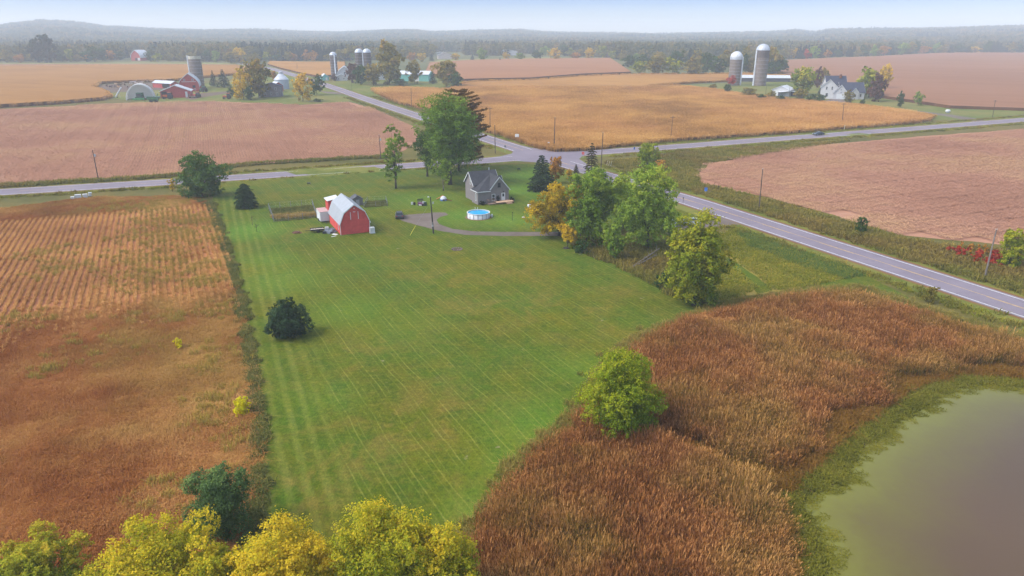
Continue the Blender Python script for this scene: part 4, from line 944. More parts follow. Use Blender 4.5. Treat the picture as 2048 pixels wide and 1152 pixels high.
DECKW = plain('new_deck_boards', (.62, .40, .25, 1), .8, .2, var=.15, scale=3)
RUST = plain('rust', (.2, .08, .04, 1), .9, .1, var=.3)
TYRE = plain('tyre_rubber', (.025, .025, .025, 1), .9, .15)
def window(root, M, x, z, w, h, frame=None, bars=True, name='window'):
    f = MB(); b = min(.12, w * .18); fm = frame or WHITE
    for dx in (-1, 1): f.box((x + dx * (w / 2 - b / 2), -.04, z), (b, .08, h), 0, M)
    for dz in (-1, 1): f.box((x, -.04, z + dz * (h / 2 - b / 2)), (w - 2 * b, .08, b), 0, M)
    if bars: f.box((x, -.045, z), (w - 2 * b, .05, b * .6), 0, M)
    o = f.build(name, fm, root); MB().box((x, -.02, z), (w - 2 * b, .03, h - 2 * b), 0, M).build('pane', GLASS, o); return o
def panel(root, M, x, z, w, h, mat, name='door', out=.05): return MB().box((x, -out / 2, z), (w, out, h), 0, M).build(name, mat, root)
RZ = R(25)          # everything here stands square to the roads

# ------------------------------------------------------------------ the red barn in the yard
REDW = siding('barn_red', (.58, .075, .065, 1), .3, 'x', .1)
GREYR = siding('barn_roof_metal', (.33, .345, .365, 1), .5, 'x', .06, .5)
bx, by = G(681.9, 470.3); ax = Vector((math.cos(RZ), math.sin(RZ))); ay = Vector((-math.sin(RZ), math.cos(RZ)))
W_, D_ = 6.3, 11.6
c0 = Vector((bx, by)) + ax * (W_ / 2)
barn = thing('barn', 'red gambrel barn with grey metal roof standing on the lawn', 'barn', (c0.x, c0.y, 0), RZ)
line = roofline('gambrel', W_, 2.45, 6.35, (2.2, 4.75))
volume(barn, Matrix.Identity(4), W_, D_, line, REDW, GREYR, .3, .1, WHITE)
I4 = Matrix.Identity(4)
o = panel(barn, I4, 0, 3.95, 1.5, 1.5, REDW, 'loft_door')
mb = MB()
for dx in (-.82, .82): mb.box((dx, -.05, 3.95), (.11, .1, 1.6), 0)
mb.box((0, -.05, 4.75), (.5, .1, .1)); mb.build('hinge_strap', WHITE, o)
mb = MB(); mb.box((-W_ / 2, -.02, 1.2), (.12, .1, 2.4)); mb.build('corner_board', WHITE, barn)
mb = MB(); mb.box((W_ / 2 - .02, -.04, 1.2), (.1, .1, 2.4)); mb.build('downpipe', WHITE, barn)
ML = on_wall('l', W_, D_); window(barn, ML, D_ / 2 - 1.9, 1.35, .35, 1.3, bars=False)
MB().box((0, -.25, 5.55), (.12, .5, .12)).build('hay_beam', WHITE, barn)
x, y, z = GZ(744.5, 466)
t = thing('water_tank', 'white square water tank standing at the front right corner of the red barn', 'tank', (x, y, 0), RZ)
mb = MB(); mb.box((0, 0, .72), (.95, .95, 1.1)); mb.lathe([(.001, 1.36), (.2, 1.36), (.2, 1.26)], 12); mb.build('tank', plain('tank_white', (.62, .63, .62, 1), .5, .3), t)
mb = MB(); mb.box((0, 0, .09), (1.1, 1.1, .16))
for i in range(4): mb.box((-.48 + .32 * i, -.49, .72), (.03, .03, 1.12)); mb.box((-.48 + .32 * i, .49, .72), (.03, .03, 1.12))
mb.build('pallet_cage', STEEL, t)
# white box trailer and small white-roofed lean-to at the barn's back left
x, y, z = GZ(651, 446)
t = thing('box_trailer', 'white box trailer with faded pink roof parked against the left wall of the red barn', 'trailer', (x, y, 0), RZ)
mb = MB(); mb.box((0, 2.4, 1.45), (2.0, 4.4, 2.1)); mb.build('box', WHITE, t)
MB().box((0, 2.4, 2.53), (2.05, 4.45, .06)).build('roof', plain('faded_pink', (.5, .3, .28, 1), .8), t)
for sx in (-1, 1):
    mb = MB(); mb.tube((sx * .95, 2.3, .33), (sx * 1.12, 2.3, .33), .33, n=14); mb.build('wheel', TYRE, t)
mb = MB(); mb.box((0, -.5, .42), (.1, 1.5, .1)); mb.tube((0, -1.1, 0), (0, -1.1, .45), .04); mb.build('drawbar', BLACK, t)
x, y, z = GZ(668, 425)
t = thing('lean_to_shed', 'small red shed with flat white roof behind the red barn', 'shed', (x, y, 0), RZ)
volume(t, I4, 2.4, 3.5, roofline('shed', 2.4, 2.9, 3.3), REDW, WHITE, .25, .12)
x, y, z = GZ(716, 411)
t = thing('garden_shed', 'low dark grey shed half hidden behind the red barn', 'shed', (x, y, 0), RZ)
volume(t, I4, 2.6, 2.4, roofline('gable', 2.6, 1.6, 2.4), plain('shed_boards', (.16, .15, .14, 1), .9), shingles('shed_shingle', (.09, .09, .1, 1)), .2, .1)
panel(t, I4, 0, .75, .8, 1.4, plain('grey_door', (.3, .3, .3, 1)), 'door')

# ------------------------------------------------------------------ the grey house
HG = siding('house_siding', (.215, .185, .18, 1), .18, 'z', .06)
HR = shingles('house_shingle', (.045, .045, .052, 1))
hx_, hy_ = G(978.6, 407)
house = thing('house', 'grey farmhouse with white door and steep dark shingle roof beside the round pool', 'house', (hx_, hy_, 0), RZ)
FW, FD = 5.4, 6.0
Mf = Mv(FW / 2, 0)
volume(house, Mf, FW, FD, roofline('gable', FW, 3.35, 6.5), HG, HR, .32, .14, WHITE)
# rear main block, ridge across
Mm = Mv(4.2, 6.4, math.pi / 2); volume(house, Mm, 6.0, 6.9, roofline('gable', 6.0, 4.3, 7.1), HG, HR, .32, .14, WHITE)
Me = Mv(5.9, 6.4, math.pi / 2); volume(house, Me, 4.6, 1.68, roofline('gable', 4.6, 3.3, 5.5), HG, HR, .25, .12, WHITE)
# low wing in the left corner with a hip roof
mb = MB(); mb.box((-1.63, 1.6, 1.65), (3.22, 4.0, 3.3)); mb.build('wall', HG, house)
mb = MB(); e = 3.3; ov = .28; xl, xr, yf, yb = -3.24 - ov, 0.4, -.4 - ov, 3.7
A = (xl, yf, e); B = (xr - .3, yf, e); AP_ = (2.55, 5.0, 6.42); D2 = (xl, yb, e)
mb.add([A, B, AP_, D2, (xl, yf, e - .14), (xr - .3, yf, e - .14), (xl, yb, e - .14)], [(0, 1, 2), (0, 2, 3), (0, 4, 5, 1), (0, 3, 6, 4)]); mb.build('roof', HR, house)
mb = MB(); mb.box(((xl + xr) / 2 - .15, yf - .03, e - .08), (xr - xl - .3, .06, .18)); mb.box((xl - .03, (yf + yb) / 2, e - .08), (.06, yb - yf, .18)); mb.build('gutter', WHITE, house)
window(house, Mf, -1.55, 1.45, .95, 1.75)                     # left of the door
window(house, Mf, 0.05, 4.45, .85, 1.25, plain('dark_trim', (.1, .095, .1, 1)))
dr = panel(house, Mf, 1.15, 1.35, 1.05, 2.1, WHITE, 'door'); MB().box((1.15, -.065, 1.85), (.5, .03, .75), 0, Mf).build('pane', GLASS, dr)
MB().tube((1.55, -.07, 1.3), (1.55, -.14, 1.3), .04, n=6, M=Mf).build('handle', STEEL, dr)
MB().box((1.15, -.1, 2.75), (.16, .2, .26), 0, Mf).build('porch_lamp', BLACK, house)
Mlw = Mv(-3.24, 1.6, -math.pi / 2); window(house, Mlw, .75, 1.75, .6, 1.9)
Mlm = Mv(-2.7, 6.4, -math.pi / 2); window(house, Mlm, 0.6, 4.9, .55, 1.7)
MB().tube((3.0, 7.0, 6.3), (3.0, 7.0, 7.75), .12, n=8).build('vent_pipe', STEEL, house)
# deck, steps, railings
deck = thing('deck', 'new timber deck in front of the white house door', 'deck', (hx_, hy_, 0), RZ)
mb = MB()
for i in range(16): mb.box((1.2 + .3 * i, -1.15, .52), (.285, 2.1, .05))
mb.build('deck_board', DECKW, deck)
mb = MB(); mb.box((3.45, -2.18, .38), (4.8, .05, .22)); mb.box((3.45, -.1, .38), (4.8, .05, .22))
for i in range(4): mb.box((1.15 + 1.53 * i, -2.1, .16), (.12, .12, .32))
mb.build('frame', plain('deck_frame', (.2, .12, .075, 1)), deck)
for k in range(2): MB().box((4.4, -2.4 - .3 * k, .34 - .17 * k), (1.6, .3, .06)).build('step', DECKW, deck)
rl = MB()
for p in ((-.9, -1.9), (.9, -1.9), (-.9, -.7), (1.05, -.55)): rl.box((p[0], p[1], .65), (.09, .09, 1.3))
rl.box((0, -1.9, 1.25), (1.9, .07, .09)); rl.box((0, -1.9, .8), (1.9, .05, .07)); rl.box((-.9, -1.3, 1.25), (.07, 1.2, .09)); rl.box((0, -.62, 1.25), (1.9, .07, .09))
rl.build('railing', plain('weathered_rail', (.3, .2, .15, 1), .9), deck)
mb = MB(); mb.box((.1, -1.25, .25), (1.9, 1.3, .06)); mb.build('landing', plain('weathered_rail', (0, 0, 0, 1)), deck)
# shrubs by the wall
SHR = leafmat('yard_shrub', [(16, 22, 16), (24, 32, 20), (36, 42, 26)])
def shrub(name, label, x, y, z, r, h, mat, n=900, leaf=.16, cat='shrub', group=None, tf=.0):
    rng = np.random.default_rng(int(abs(x * 37 + y * 11))); t = thing(name, label, cat, (x, y, z), 0, group)
    me, ce, ra = crown(rng, h, r * 2, tf, n, leaf, 9, .2, 'foliage', mat, .6); o = bpy.data.objects.new('foliage', me); C.objects.link(o); o.parent = t
    mb = MB()
    for c in ce[:5]: mb.tube((0, 0, 0), tuple(c), .03 * h, .01 * h, 5, caps=False)
    mb.build('stem', BARK, t); return t
Hm = Mv(hx_, hy_, RZ)
for lx, ly, r, h, lab in ((-2.2, -.95, .8, 1.1, 'dark clipped shrub under the blank low wall of the grey house'), (5.9, -.6, .75, 1.3, 'dark round shrub at the right end of the timber deck'), (2.3, -.45, .5, 1.45, 'dark shrub in a pot between house window and white door')):
    p = Hm @ Vector((lx, ly, 0)); shrub('shrub', lab, p.x, p.y, .5 if lx == 2.3 else 0, r, h, SHR)
# round pool
px_, py_ = G(957, 434.5)
pool = thing('swimming_pool', 'round above-ground pool with blue water and white panel wall', 'pool', (px_, py_, 0), 0)
PR = 2.62
mb = MB(); mb.lathe([(PR, 0), (PR, 1.2), (PR - .04, 1.2), (PR - .04, .02)], 48); mb.build('wall', plain('pool_wall', (.62, .61, .62, 1), .5, .3, var=.08), pool, smooth=True)
mb = MB(); mb.lathe([(PR - .12, 1.2), (PR - .12, 1.27), (PR + .09, 1.27), (PR + .09, 1.2)], 48); mb.build('rim', WHITE, pool)
mb = MB(); mb.lathe([(.001, 1.06), (PR - .05, 1.06)], 48)
wt = NT('pool_water'); MWAT = wt.surf(wt.ramp(wt.noise(wt.pos(), 1.2, 3), [(.3, (.015, .30, .62, 1)), (.7, (.05, .44, .74, 1))]), .08, .4, wt.bump(wt.noise(wt.pos(), 4, 2), .1, .03)); mb.build('water', MWAT, pool)
for i in range(16):
    a = 2 * math.pi * i / 16; mb = MB(); mb.box((PR + .03, 0, .6), (.06, .11, 1.2), 0, Matrix.Rotation(a, 4, 'Z')); mb.build('upright', plain('pool_upright', (.2, .2, .23, 1)), pool)
t = thing('pool_ladder', 'white ladder over the back rim of the round pool', 'ladder', (px_ - .6, py_ + PR, 0), 0)
mb = MB()
for sx in (-.28, .28): mb.tube((sx, .55, 0), (sx, .12, 1.75), .04); mb.tube((sx, -.35, 1.1), (sx, .0, 1.75), .04); mb.tube((sx, .12, 1.75), (sx, 0, 1.75), .04)
mb.build('rail', WHITE, t); mb = MB()
for k in range(4): mb.box((0, .5 - .1 * k, .25 + .3 * k), (.5, .12, .04))
mb.build('rung', WHITE, t)
x, y, z = GZ(983.5, 434)
t = thing('pool_pump', 'small white filter pump beside the round pool', 'pump', (x, y, 0), 0)
MB().lathe([(.001, .75), (.18, .7), (.25, .5), (.25, .15), (.2, 0)], 14).build('filter_tank', WHITE, t); MB().tube((-.75, 0, .35), (-.2, 0, .35), .06).build('hose', WHITE, t); MB().tube((.2, .25, .18), (.2, .6, .18), .13).build('motor', STEEL, t)
PF = plain('bare_ring', (.2, .12, .055, 1), 1, var=.3, scale=2)
mb = MB(); mb.lathe([(PR - .2, .03), (PR + .55, .016)], 40, (px_, py_)); struct(mb.build('bare_soil', PF))

# ------------------------------------------------------------------ vehicles
def extrude_profile(mb, prof, half, mi=0, tuck=0.0, M=None):
    """side profile (y forward, z) to a body; tuck narrows the upper points"""
    zs = [p[1] for p in prof]; z0, z1 = min(zs), max(zs); vs = []
    for s in (-1, 1):
        for y, z in prof: vs.append((s * (half - tuck * max(0, (z - z0) / (z1 - z0)) ** 2), y, z))
    n = len(prof); fs = [tuple(range(n)), tuple(range(2 * n - 1, n - 1, -1))] + [(i, (i + 1) % n, n + (i + 1) % n, n + i) for i in range(n)]
    return mb.add(vs, fs, mi, M)
def car(name, label, cat, loc, rz, paint, wagon=False, L=4.7):
    t = thing(name, label, cat, loc, rz); k = L / 4.7
    mb = MB(); prof = [(-2.3, .3), (-2.34, .62), (-2.25, .92), (-1.6, 1.0), (1.0, .98), (2.05, .86), (2.32, .68), (2.34, .32), (1.9, .24), (-1.9, .24)]
    extrude_profile(mb, [(y * k, z) for y, z in prof], .88, 0, .05); mb.build('body', paint, t)
    cab = [(-2.1, .95), (-1.85, 1.5), (-.2, 1.52), (.35, 1.45), (1.15, .97)] if wagon else [(-1.85, .97), (-1.05, 1.4), (-.2, 1.45), (.4, 1.38), (1.25, .96)]
    mb = MB(); extrude_profile(mb, [(y * k, z) for y, z in cab], .8, 0, .2); gl = mb.build('windows', GLASS, t)
    top = [(y * k * .97, z + .012) for y, z in (cab[1:4])]; top += [(y, z - .07) for y, z in reversed(top)]
    mb = MB(); extrude_profile(mb, top, .62, 0, 0); mb.build('roof', paint, t)
    for sy in (-1.42, 1.42):
        for sx in (-1, 1):
            mb = MB(); mb.tube((sx * .72, sy * k, .33), (sx * .93, sy * k, .33), .33, n=16); w_ = mb.build('wheel', TYRE, t)
            MB().tube((sx * .935, sy * k, .33), (sx * .945, sy * k, .33), .2, n=10).build('rim', STEEL, w_)
    for sx in (-1, 1):
        MB().box((sx * .62, 2.3 * k, .68), (.36, .08, .15)).build('headlight', WHITE, t)
        MB().box((sx * .66, -2.31 * k, .78), (.34, .08, .16)).build('tail_light', plain('tail_red', (.35, .02, .02, 1), .3, .5), t)
    return t
NAVY = plain('dark_car_paint', (.03, .045, .06, 1), .25, .6); CHAR = plain('charcoal_paint', (.05, .05, .055, 1), .3, .5); SILV = plain('silver_paint', (.5, .54, .55, 1), .3, .5, .2)
x, y, z = GZ(1636.5, 270.5); car('car', 'dark sedan driving along the road to the right', 'car', (x, y, z + .06), -R(67.5) + math.pi, NAVY, L=5.0)
x, y, z = GZ(799, 435); car('parked_car', 'charcoal hatchback parked at the left end of the gravel drive', 'car', (x, y, .03), R(10), CHAR, True, 4.2)
x, y, z = GZ(1332, 452); car('parked_car', 'white car mostly hidden behind the big yellow tree by the drive', 'car', (x, y, .03), R(70), WHITE, True)
x, y, z = GZ(1381, 449); car('parked_car', 'silver car parked behind the big yellow tree near the drive entrance', 'car', (x, y, .03), R(75), SILV, True)

# ------------------------------------------------------------------ poles and signs
def pole(label, bx, by, tx, ty, arm=None, gear=None, thick=.16, mat=None):
    x, y = G(bx, by); z = zt(y); h = height_at(x, y, ty)
    # lean sideways if the top does not stand over the foot
    d = ray(tx, ty); k = y / d[1]; lean = d[0] * k - x
    t = thing('utility_pole', label, 'utility pole', (x, y, z), 0, 'utility poles')
    MB().tube((0, 0, -.1), (lean, 0, h), thick, thick * .65, 8).build('pole', mat or WOODP, t)
    if arm: MB().box((lean * .95, 0, h - .5), (2.2, .12, .14), 0, Matrix.Translation((lean * .95, 0, 0)) @ Matrix.Rotation(arm, 4, 'Z') @ Matrix.Translation((-lean * .95, 0, 0))).build('crossarm', WOODP, t)
    if gear: MB().lathe([(.001, .75), (.22, .72), (.24, .05), (.001, 0)], 12, M=Matrix.Translation((lean * (1 - 1.6 / h) + .38, 0, h - 1.9))).build('transformer', STEEL, t)
    mb = MB()
    for s in (-.12, .12): mb.tube((lean + s, 0, h), (lean + s, 0, h + .16), .035, n=6)
    mb.build('insulator', WHITE, t); return t
pole('leaning pole with grey transformer beside the far left road', 197, 360, 185, 300, gear=True)
pole('thin pole between the left road and the slender tree', 762, 318, 758, 270, gear=True, thick=.13)
pole('pole with crossarm at the edge of the corn behind the tall green tree', 980, 263, 980, 215, arm=.3)
pole('plain tall pole on the grass corner right of the tall green tree', 990.5, 307, 989.5, 250)
pole('tall dark pole at the corn corner beside the road junction', 1108, 298, 1110, 235, thick=.19)
pole('bare pole behind the dark cedar at the road junction', 1202, 336, 1206, 265)
pole('faint pole with crossarm standing in front of the corn', 1341, 281, 1346, 232, arm=.2, thick=.12)
pole('pole beside the far road in front of the small corn headland', 823, 214, 822, 176)
pole('pole standing in the corn edge by the white road marker', 1684, 248, 1688, 206, arm=.25, thick=.15)
pole('pole near the entrance of the farm lane at the far right', 1985, 234, 1991, 200, arm=.25, thick=.15)
pole('dark pole in the ditch in front of the curved soybean rows', 1518, 418, 1525.5, 338)
pole('pale leaning pole beside the yellow tree on the right edge', 1969, 556, 1993, 459, mat=plain('pale_pole', (.2, .165, .14, 1), .9, var=.2))
pole('pole in front of the two left silos of the middle farm', 702, 180, 703, 146, thick=.12)
pole('distant pole above the far red-brown field', 594, 141, 594, 126, thick=.2)
pole('thin pole in front of the white open shed of the right farm', 1578, 202, 1579, 175, thick=.1)
pole('thin pole between the big silo and the white open shed', 1531, 190, 1534, 164, thick=.1)
# yard pole with lamp and meter
x, y = G(867, 467); h = height_at(x, y, 394)
t = thing('yard_pole', 'dark yard pole with lamp and meter box beside the gravel drive', 'utility pole', (x, y, 0), 0, 'utility poles')
MB().tube((0, 0, -.1), (-.35, 0, h), .17, .11, 8).build('pole', plain('dark_pole', (.045, .04, .036, 1), .9), t)
MB().box((-.12, -.22, 1.75), (.28, .16, .4)).build('meter_box', STEEL, t); MB().box((-.12, -.2, 2.3), (.06, .1, .6)).build('conduit', STEEL, t)
mb = MB(); mb.tube((-.35, 0, h - .15), (-.75, -.1, h + .15), .03, n=6); mb.lathe([(.001, .2), (.15, .1), (.2, 0), (.001, -.05)], 10, M=Matrix.Translation((-.8, -.1, h))); mb.build('lamp', STEEL, t)
MB().lathe([(.001, .5), (.16, .45), (.16, .02), (.001, 0)], 10, M=Matrix.Translation((.15, 0, h - 1.5))).build('transformer', STEEL, t)
gx, gy = G(820, 471); tx_, ty_ = G(832, 450)
t = thing('guy_guard', 'thin yellow guy wire guard slanting out of the lawn', 'guy wire', (gx, gy, 0), 0)
MB().tube((0, 0, 0), (1.25, .05, 2.1), .05, n=8).build('sleeve', plain('guard_yellow', (.62, .52, .05, 1), .5), t); MB().tube((1.25, .05, 2.1), (x - gx - .3, y - gy, h - 1.0), .008, n=4).build('wire', STEEL, t)
def sign(name, label, cat, bx, by, ty, w, h, mat, shape='rect', az=0, post=None, two=False, text=None):
    x, y = G(bx, by); z = zt(y); H = max(h + .4, height_at(x, y, ty)); t = thing(name, label, cat, (x, y, z), az)
    mb = MB()
    for s in ((-w * .3, w * .3) if two else (0,)): mb.tube((s, 0, 0), (s, 0, H - .05), .05, n=6)
    mb.build('post', post or STEEL, t)
    mb = MB(); M = Matrix.Translation((0, -.08, H - h / 2))
    if shape == 'oct': mb.prism([(w / 2 * math.cos(R(22.5 + 45 * i)) * 1.08, w / 2 * math.sin(R(22.5 + 45 * i)) * 1.08) for i in range(8)], -.015, .015, 0, M)
    else: mb.box((0, 0, 0), (w, .03, h), 0, M)
    f = mb.build('sign_face', mat, t)
    if text:
        c = bpy.data.curves.new('lettering', 'FONT'); c.body = text; c.size = w * .36; c.align_x = 'CENTER'; c.align_y = 'CENTER'; c.extrude = .003
        o = bpy.data.objects.new('lettering', c); C.objects.link(o); o.parent = f; o.location = (0, -.1, H - h / 2); o.rotation_euler = (math.pi / 2, 0, 0); c.materials.append(WHITE); bpy.context.view_layer.update(); lm = bpy.data.meshes.new_from_object(o.evaluated_get(bpy.context.evaluated_depsgraph_get())); lo = bpy.data.objects.new('lettering', lm); C.objects.link(lo); lo.parent = f; lo.location = o.location; lo.rotation_euler = o.rotation_euler; bpy.data.objects.remove(o); lo.name = 'lettering'
    return t
BLUE = plain('sign_blue', (.05, .16, .5, 1), .4); SRED = plain('sign_red', (.55, .04, .035, 1), .4)
sign('stop_sign', 'red octagonal stop sign at the junction left of the dark cedar', 'stop sign', 1166, 317, 303.5, .95, .95, SRED, 'oct', R(-22), text='STOP')
sign('road_sign', 'blue sign beside the road behind the round yellow green tree', 'road sign', 1268, 304, 294, .6, .9, BLUE, az=R(20))
sign('road_sign', 'blue sign on the verge in front of the right soybean field', 'road sign', 1411, 389, 375, .75, .95, BLUE, az=R(-20))
sign('notice_board', 'white board on dark posts at the corn corner', 'sign', 1034, 284, 268, 1.5, 1.2, WHITE, az=R(-15), post=WOODP, two=True)
sign('route_sign', 'grey backed sign on the grass corner by the far road', 'sign', 1010, 305, 290.5, .8, .8, plain('sign_back', (.18, .17, .18, 1), .5), az=R(150))
sign('marker_sign', 'small white sign near the tall dark junction pole', 'sign', 1097, 298, 284, .7, .35, WHITE, az=R(-10), post=WOODP)
sign('road_marker', 'short white marker post in front of the corn along the right road', 'marker post', 1492, 271, 262, .4, .7, WHITE)
sign('road_marker', 'slim pale marker post by the road near the dark sedan', 'marker post', 1688, 261, 250, .22, 1.9, plain('pale_yellow', (.6, .56, .4, 1), .6))
x, y, z = GZ(1366, 405)
t = thing('mailbox', 'black mailbox on a post beside the road near the drive', 'mailbox', (x, y, 0), R(-25))
MB().tube((0, 0, 0), (0, 0, 1.1), .05, n=6).build('post', WOODP, t); mb = MB(); mb.prism([(-.12, 0), (.12, 0), (.12, .14), (.07, .22), (-.07, .22), (-.12, .14)], -.28, .28, 0, Matrix.Translation((0, 0, 1.1))); mb.build('box', BLACK, t)
for (mx_, my_, lab) in ((1037.5, 341, 'dark little stand on the lawn behind the grey house'), (618, 370, 'dark small stump post on the lawn north of the red barn')):
    x, y, z = GZ(mx_, my_); t = thing('yard_stand', lab, 'stand', (x, y, 0), R(12)); mb = MB()
    for sx in (-.35, .35): mb.box((sx, 0, .2), (.06, .3, .4))
    mb.build('leg', BLACK, t); MB().box((0, 0, .55), (.9, .4, .32)).build('top', BLACK, t)

# ------------------------------------------------------------------ things in the yard
def lp(px, py): x, y = G(px, py); return x, y
# flatbed trailer with load
x, y = lp(635, 464)
t = thing('flatbed_trailer', 'low black flatbed trailer loaded with white boards left of the red barn', 'trailer', (x, y, 0), R(20))
MB().box((0, 0, .5), (2.9, 1.5, .1)).build('bed', BLACK, t); MB().box((-2.0, 0, .48), (1.1, .08, .08)).build('drawbar', BLACK, t)
for sx in (-1, 1): MB().tube((.1, sx * .78, .3), (.1, sx * .95, .3), .3, n=14).build('wheel', TYRE, t)
mb = MB(); mb.box((0, -.72, .68), (2.9, .04, .26)); mb.box((0, .72, .68), (2.9, .04, .26)); mb.build('side_rail', BLACK, t)
for i in range(5): tag(MB().box((0, 0, .06), (.45, 1.1, .12)).build('board_stack', plain('bare_board', (.5, .42, .34, 1)), None, (x - 1.05 + .53 * i, y + .19 * (i - 2), .56)), 'pale boards piled on the low black flatbed trailer', 'boards', 'board stacks on the flatbed trailer').rotation_euler = (0, 0, R(20 + 4 * i))
TARP = plain('grey_tarp', (.16, .18, .21, 1), .6, .3, var=.3, scale=1.5)
def heap(name, label, cat, px, py, rx, ry, h, mat, seed=1, jit=.5):
    x, y = lp(px, py); rng = random.Random(seed); mb = MB(); blob(mb, (0, 0, h * .1), (rx, ry, h), 0, 14, 8, jit, rng); o = mb.build(name, mat, None, (x, y, 0), smooth=False); return tag(o, label, cat)
heap('tarp_heap', 'crumpled grey tarpaulin heap against the left wall of the red barn', 'tarpaulin', 661, 464, 1.2, 1.3, .75, TARP, 3)
heap('dirt_pile', 'low reddish dirt pile on the lawn left of the trailer', 'dirt pile', 594, 466, 1.0, .7, .35, plain('red_dirt', (.16, .075, .05, 1), 1, var=.3), 5)
heap('fire_pit_ash', 'brown ash bed of the fire pit in the lawn', 'fire pit', 914, 499, .75, .7, .08, plain('ash', (.12, .075, .055, 1), 1, var=.35, scale=3), 6)
x, y = lp(914, 499); mb = MB()
for i in range(14): a = i / 14 * 6.283; blob(mb, (math.cos(a) * .95, math.sin(a) * .9, .1), (.19, .16, .14), 0, 6, 4, .3)
tag(mb.build('fire_ring', plain('fire_stone', (.2, .15, .14, 1), .9, var=.3), None, (x, y, 0)), 'ring of low stones around the fire pit ash', 'fire ring')
for px, py, lab, m, s, rz in ((654, 459, 'white and black machine part leaning on the tarpaulin heap', WHITE, (.9, .5, .6), .3), (670, 469, 'white sheet lying beside the front left barn corner', WHITE, (1.3, .6, .12), -.4), (668, 473, 'bright board lying in front of the left barn corner', WHITE, (1.2, .22, .08), .7), (649, 467, 'black wheelbarrow tray beside the tarpaulin heap', BLACK, (.8, .6, .5), .1)):
    x, y = lp(px, py); tag(MB().box((0, 0, s[2] / 2), s, taper=.8).build('yard_scrap', m, None, (x, y, 0)), lab, 'scrap').rotation_euler = (0, 0, rz)
# riding mower, bench and heap
x, y = lp(843, 411)
t = thing('riding_mower', 'small purple and white riding mower in front of the dark bench on the lawn', 'mower', (x, y, 0), R(70))
mb = MB(); extrude_profile(mb, [(-.9, .3), (-.9, .6), (-.3, .62), (0, .8), (.75, .8), (.9, .6), (.9, .3)], .36); mb.build('body', plain('mower_purple', (.16, .06, .13, 1), .5), t)
MB().box((0, -.5, .85), (.5, .14, .5)).build('seat', WHITE, t); MB().box((0, .1, .22), (1.1, .8, .16)).build('cutting_deck', WHITE, t)
for sx in (-1, 1):
    MB().tube((sx * .38, -.6, .28), (sx * .58, -.6, .28), .28, n=12).build('wheel', TYRE, t); MB().tube((sx * .36, .65, .19), (sx * .5, .65, .19), .19, n=12).build('wheel', TYRE, t)
MB().tube((0, .15, .8), (0, -.1, 1.05), .03).build('steering_column', BLACK, t)
x, y = lp(841, 406)
t = thing('garden_bench', 'black slatted bench behind the riding mower', 'bench', (x, y, 0), R(8))
for k in range(3): MB().box((0, .2 - .18 * k, .45), (1.5, .14, .04)).build('slat', BLACK, t)
for k in range(3): MB().box((0, .32, .62 + .17 * k), (1.5, .04, .12)).build('slat', BLACK, t)
for sx in (-.65, .65): mb = MB(); mb.box((sx, .3, .5), (.07, .07, 1.0)); mb.box((sx, -.2, .22), (.07, .07, .44)); mb.build('leg', BLACK, t)
for px, py, lab, m, r in ((824.5, 409, 'white bucket at the left of the riding mower', WHITE, .3), (829, 410, 'black bucket left of the riding mower', BLACK, .32), (851, 411.5, 'dark green bin right of the riding mower', plain('bin_green', (.03, .06, .035, 1)), .42), (849, 407, 'white pail between the bench and green bin', WHITE, .25)):
    x, y = lp(px, py); tag(MB().lathe([(.001, .01), (r * .8, .01), (r, r * 2), (r * .93, r * 2), (r * .74, .05), (.001, .05)], 14).build('bucket', m, None, (x, y, 0)), lab, 'bucket')
x, y = lp(887, 401)
t = thing('play_dome', 'blue and white play dome standing on the lawn left of the grey house', 'play dome', (x, y, 0), R(10))
mb = MB(); mb.lathe([(.9, 0), (.88, .35), (.7, .8), (.35, 1.1), (.001, 1.2)], 16); mb.build('shell', plain('dome_white', (.55, .55, .6, 1), .5), t, smooth=True); MB().lathe([(.93, .02), (.91, .42)], 16).build('skirt', plain('dome_blue', (.08, .16, .34, 1), .5), t)
MB().box((0, -.87, .25), (.5, .12, .5)).build('entrance', BLACK, t)
ORA = plain('orange_plastic', (.45, .1, .025, 1), .5)
x, y = lp(880, 399); t = thing('play_slide', 'orange play slide sloping left beside the blue and white dome', 'slide', (x, y, 0), R(5)); mb = MB(); mb.box((0, 0, .06), (2.0, .5, .07), 0, Mv(0, 0, 0, .55) @ Matrix.Rotation(R(-28), 4, 'Y')); mb.build('chute', ORA, t); MB().box((.85, 0, .5), (.1, .5, 1.0)).build('ladder', ORA, t)
x, y = lp(897, 402); t = thing('log_beam', 'rust brown plank sloping down right of the play dome', 'plank', (x, y, 0), R(-8)); MB().box((0, 0, .3), (1.8, .3, .1), 0, Matrix.Rotation(R(14), 4, 'Y')).build('plank', RUST, t)
# propane tanks, disc, stake
x, y = lp(1060, 418)
for (dx, dy, rz, lab) in ((0, 0, .5, 'larger white propane tank left of the yellow tree'), (.75, .05, .4, 'smaller pale propane tank half behind yellow leaves')):
    t = thing('propane_tank', lab, 'tank', (x + dx * 1.2, y + dy, 0), rz); mb = MB(); prof = [(.001, -.95), (.3, -.85), (.42, -.6), (.42, .6), (.3, .85), (.001, .95)]; mb.lathe(prof, 14, M=Matrix.Translation((0, 0, .75)) @ Matrix.Rotation(math.pi / 2, 4, 'X')); mb.build('tank', WHITE, t, smooth=True)
    for s in (-.5, .5): MB().box((0, s, .17), (.6, .1, .34)).build('foot', STEEL, t)
    MB().lathe([(.001, .14), (.12, .1), (.13, 0)], 10, M=Matrix.Translation((0, 0, 1.15))).build('valve_cap', STEEL, t)
x, y = lp(1047, 435); tag(MB().lathe([(.001, .12), (.35, .12), (.38, .06), (.36, 0)], 18).build('ground_lid', WHITE, None, (x, y, 0)), 'flat white lid lying on the lawn right of the pool', 'lid')
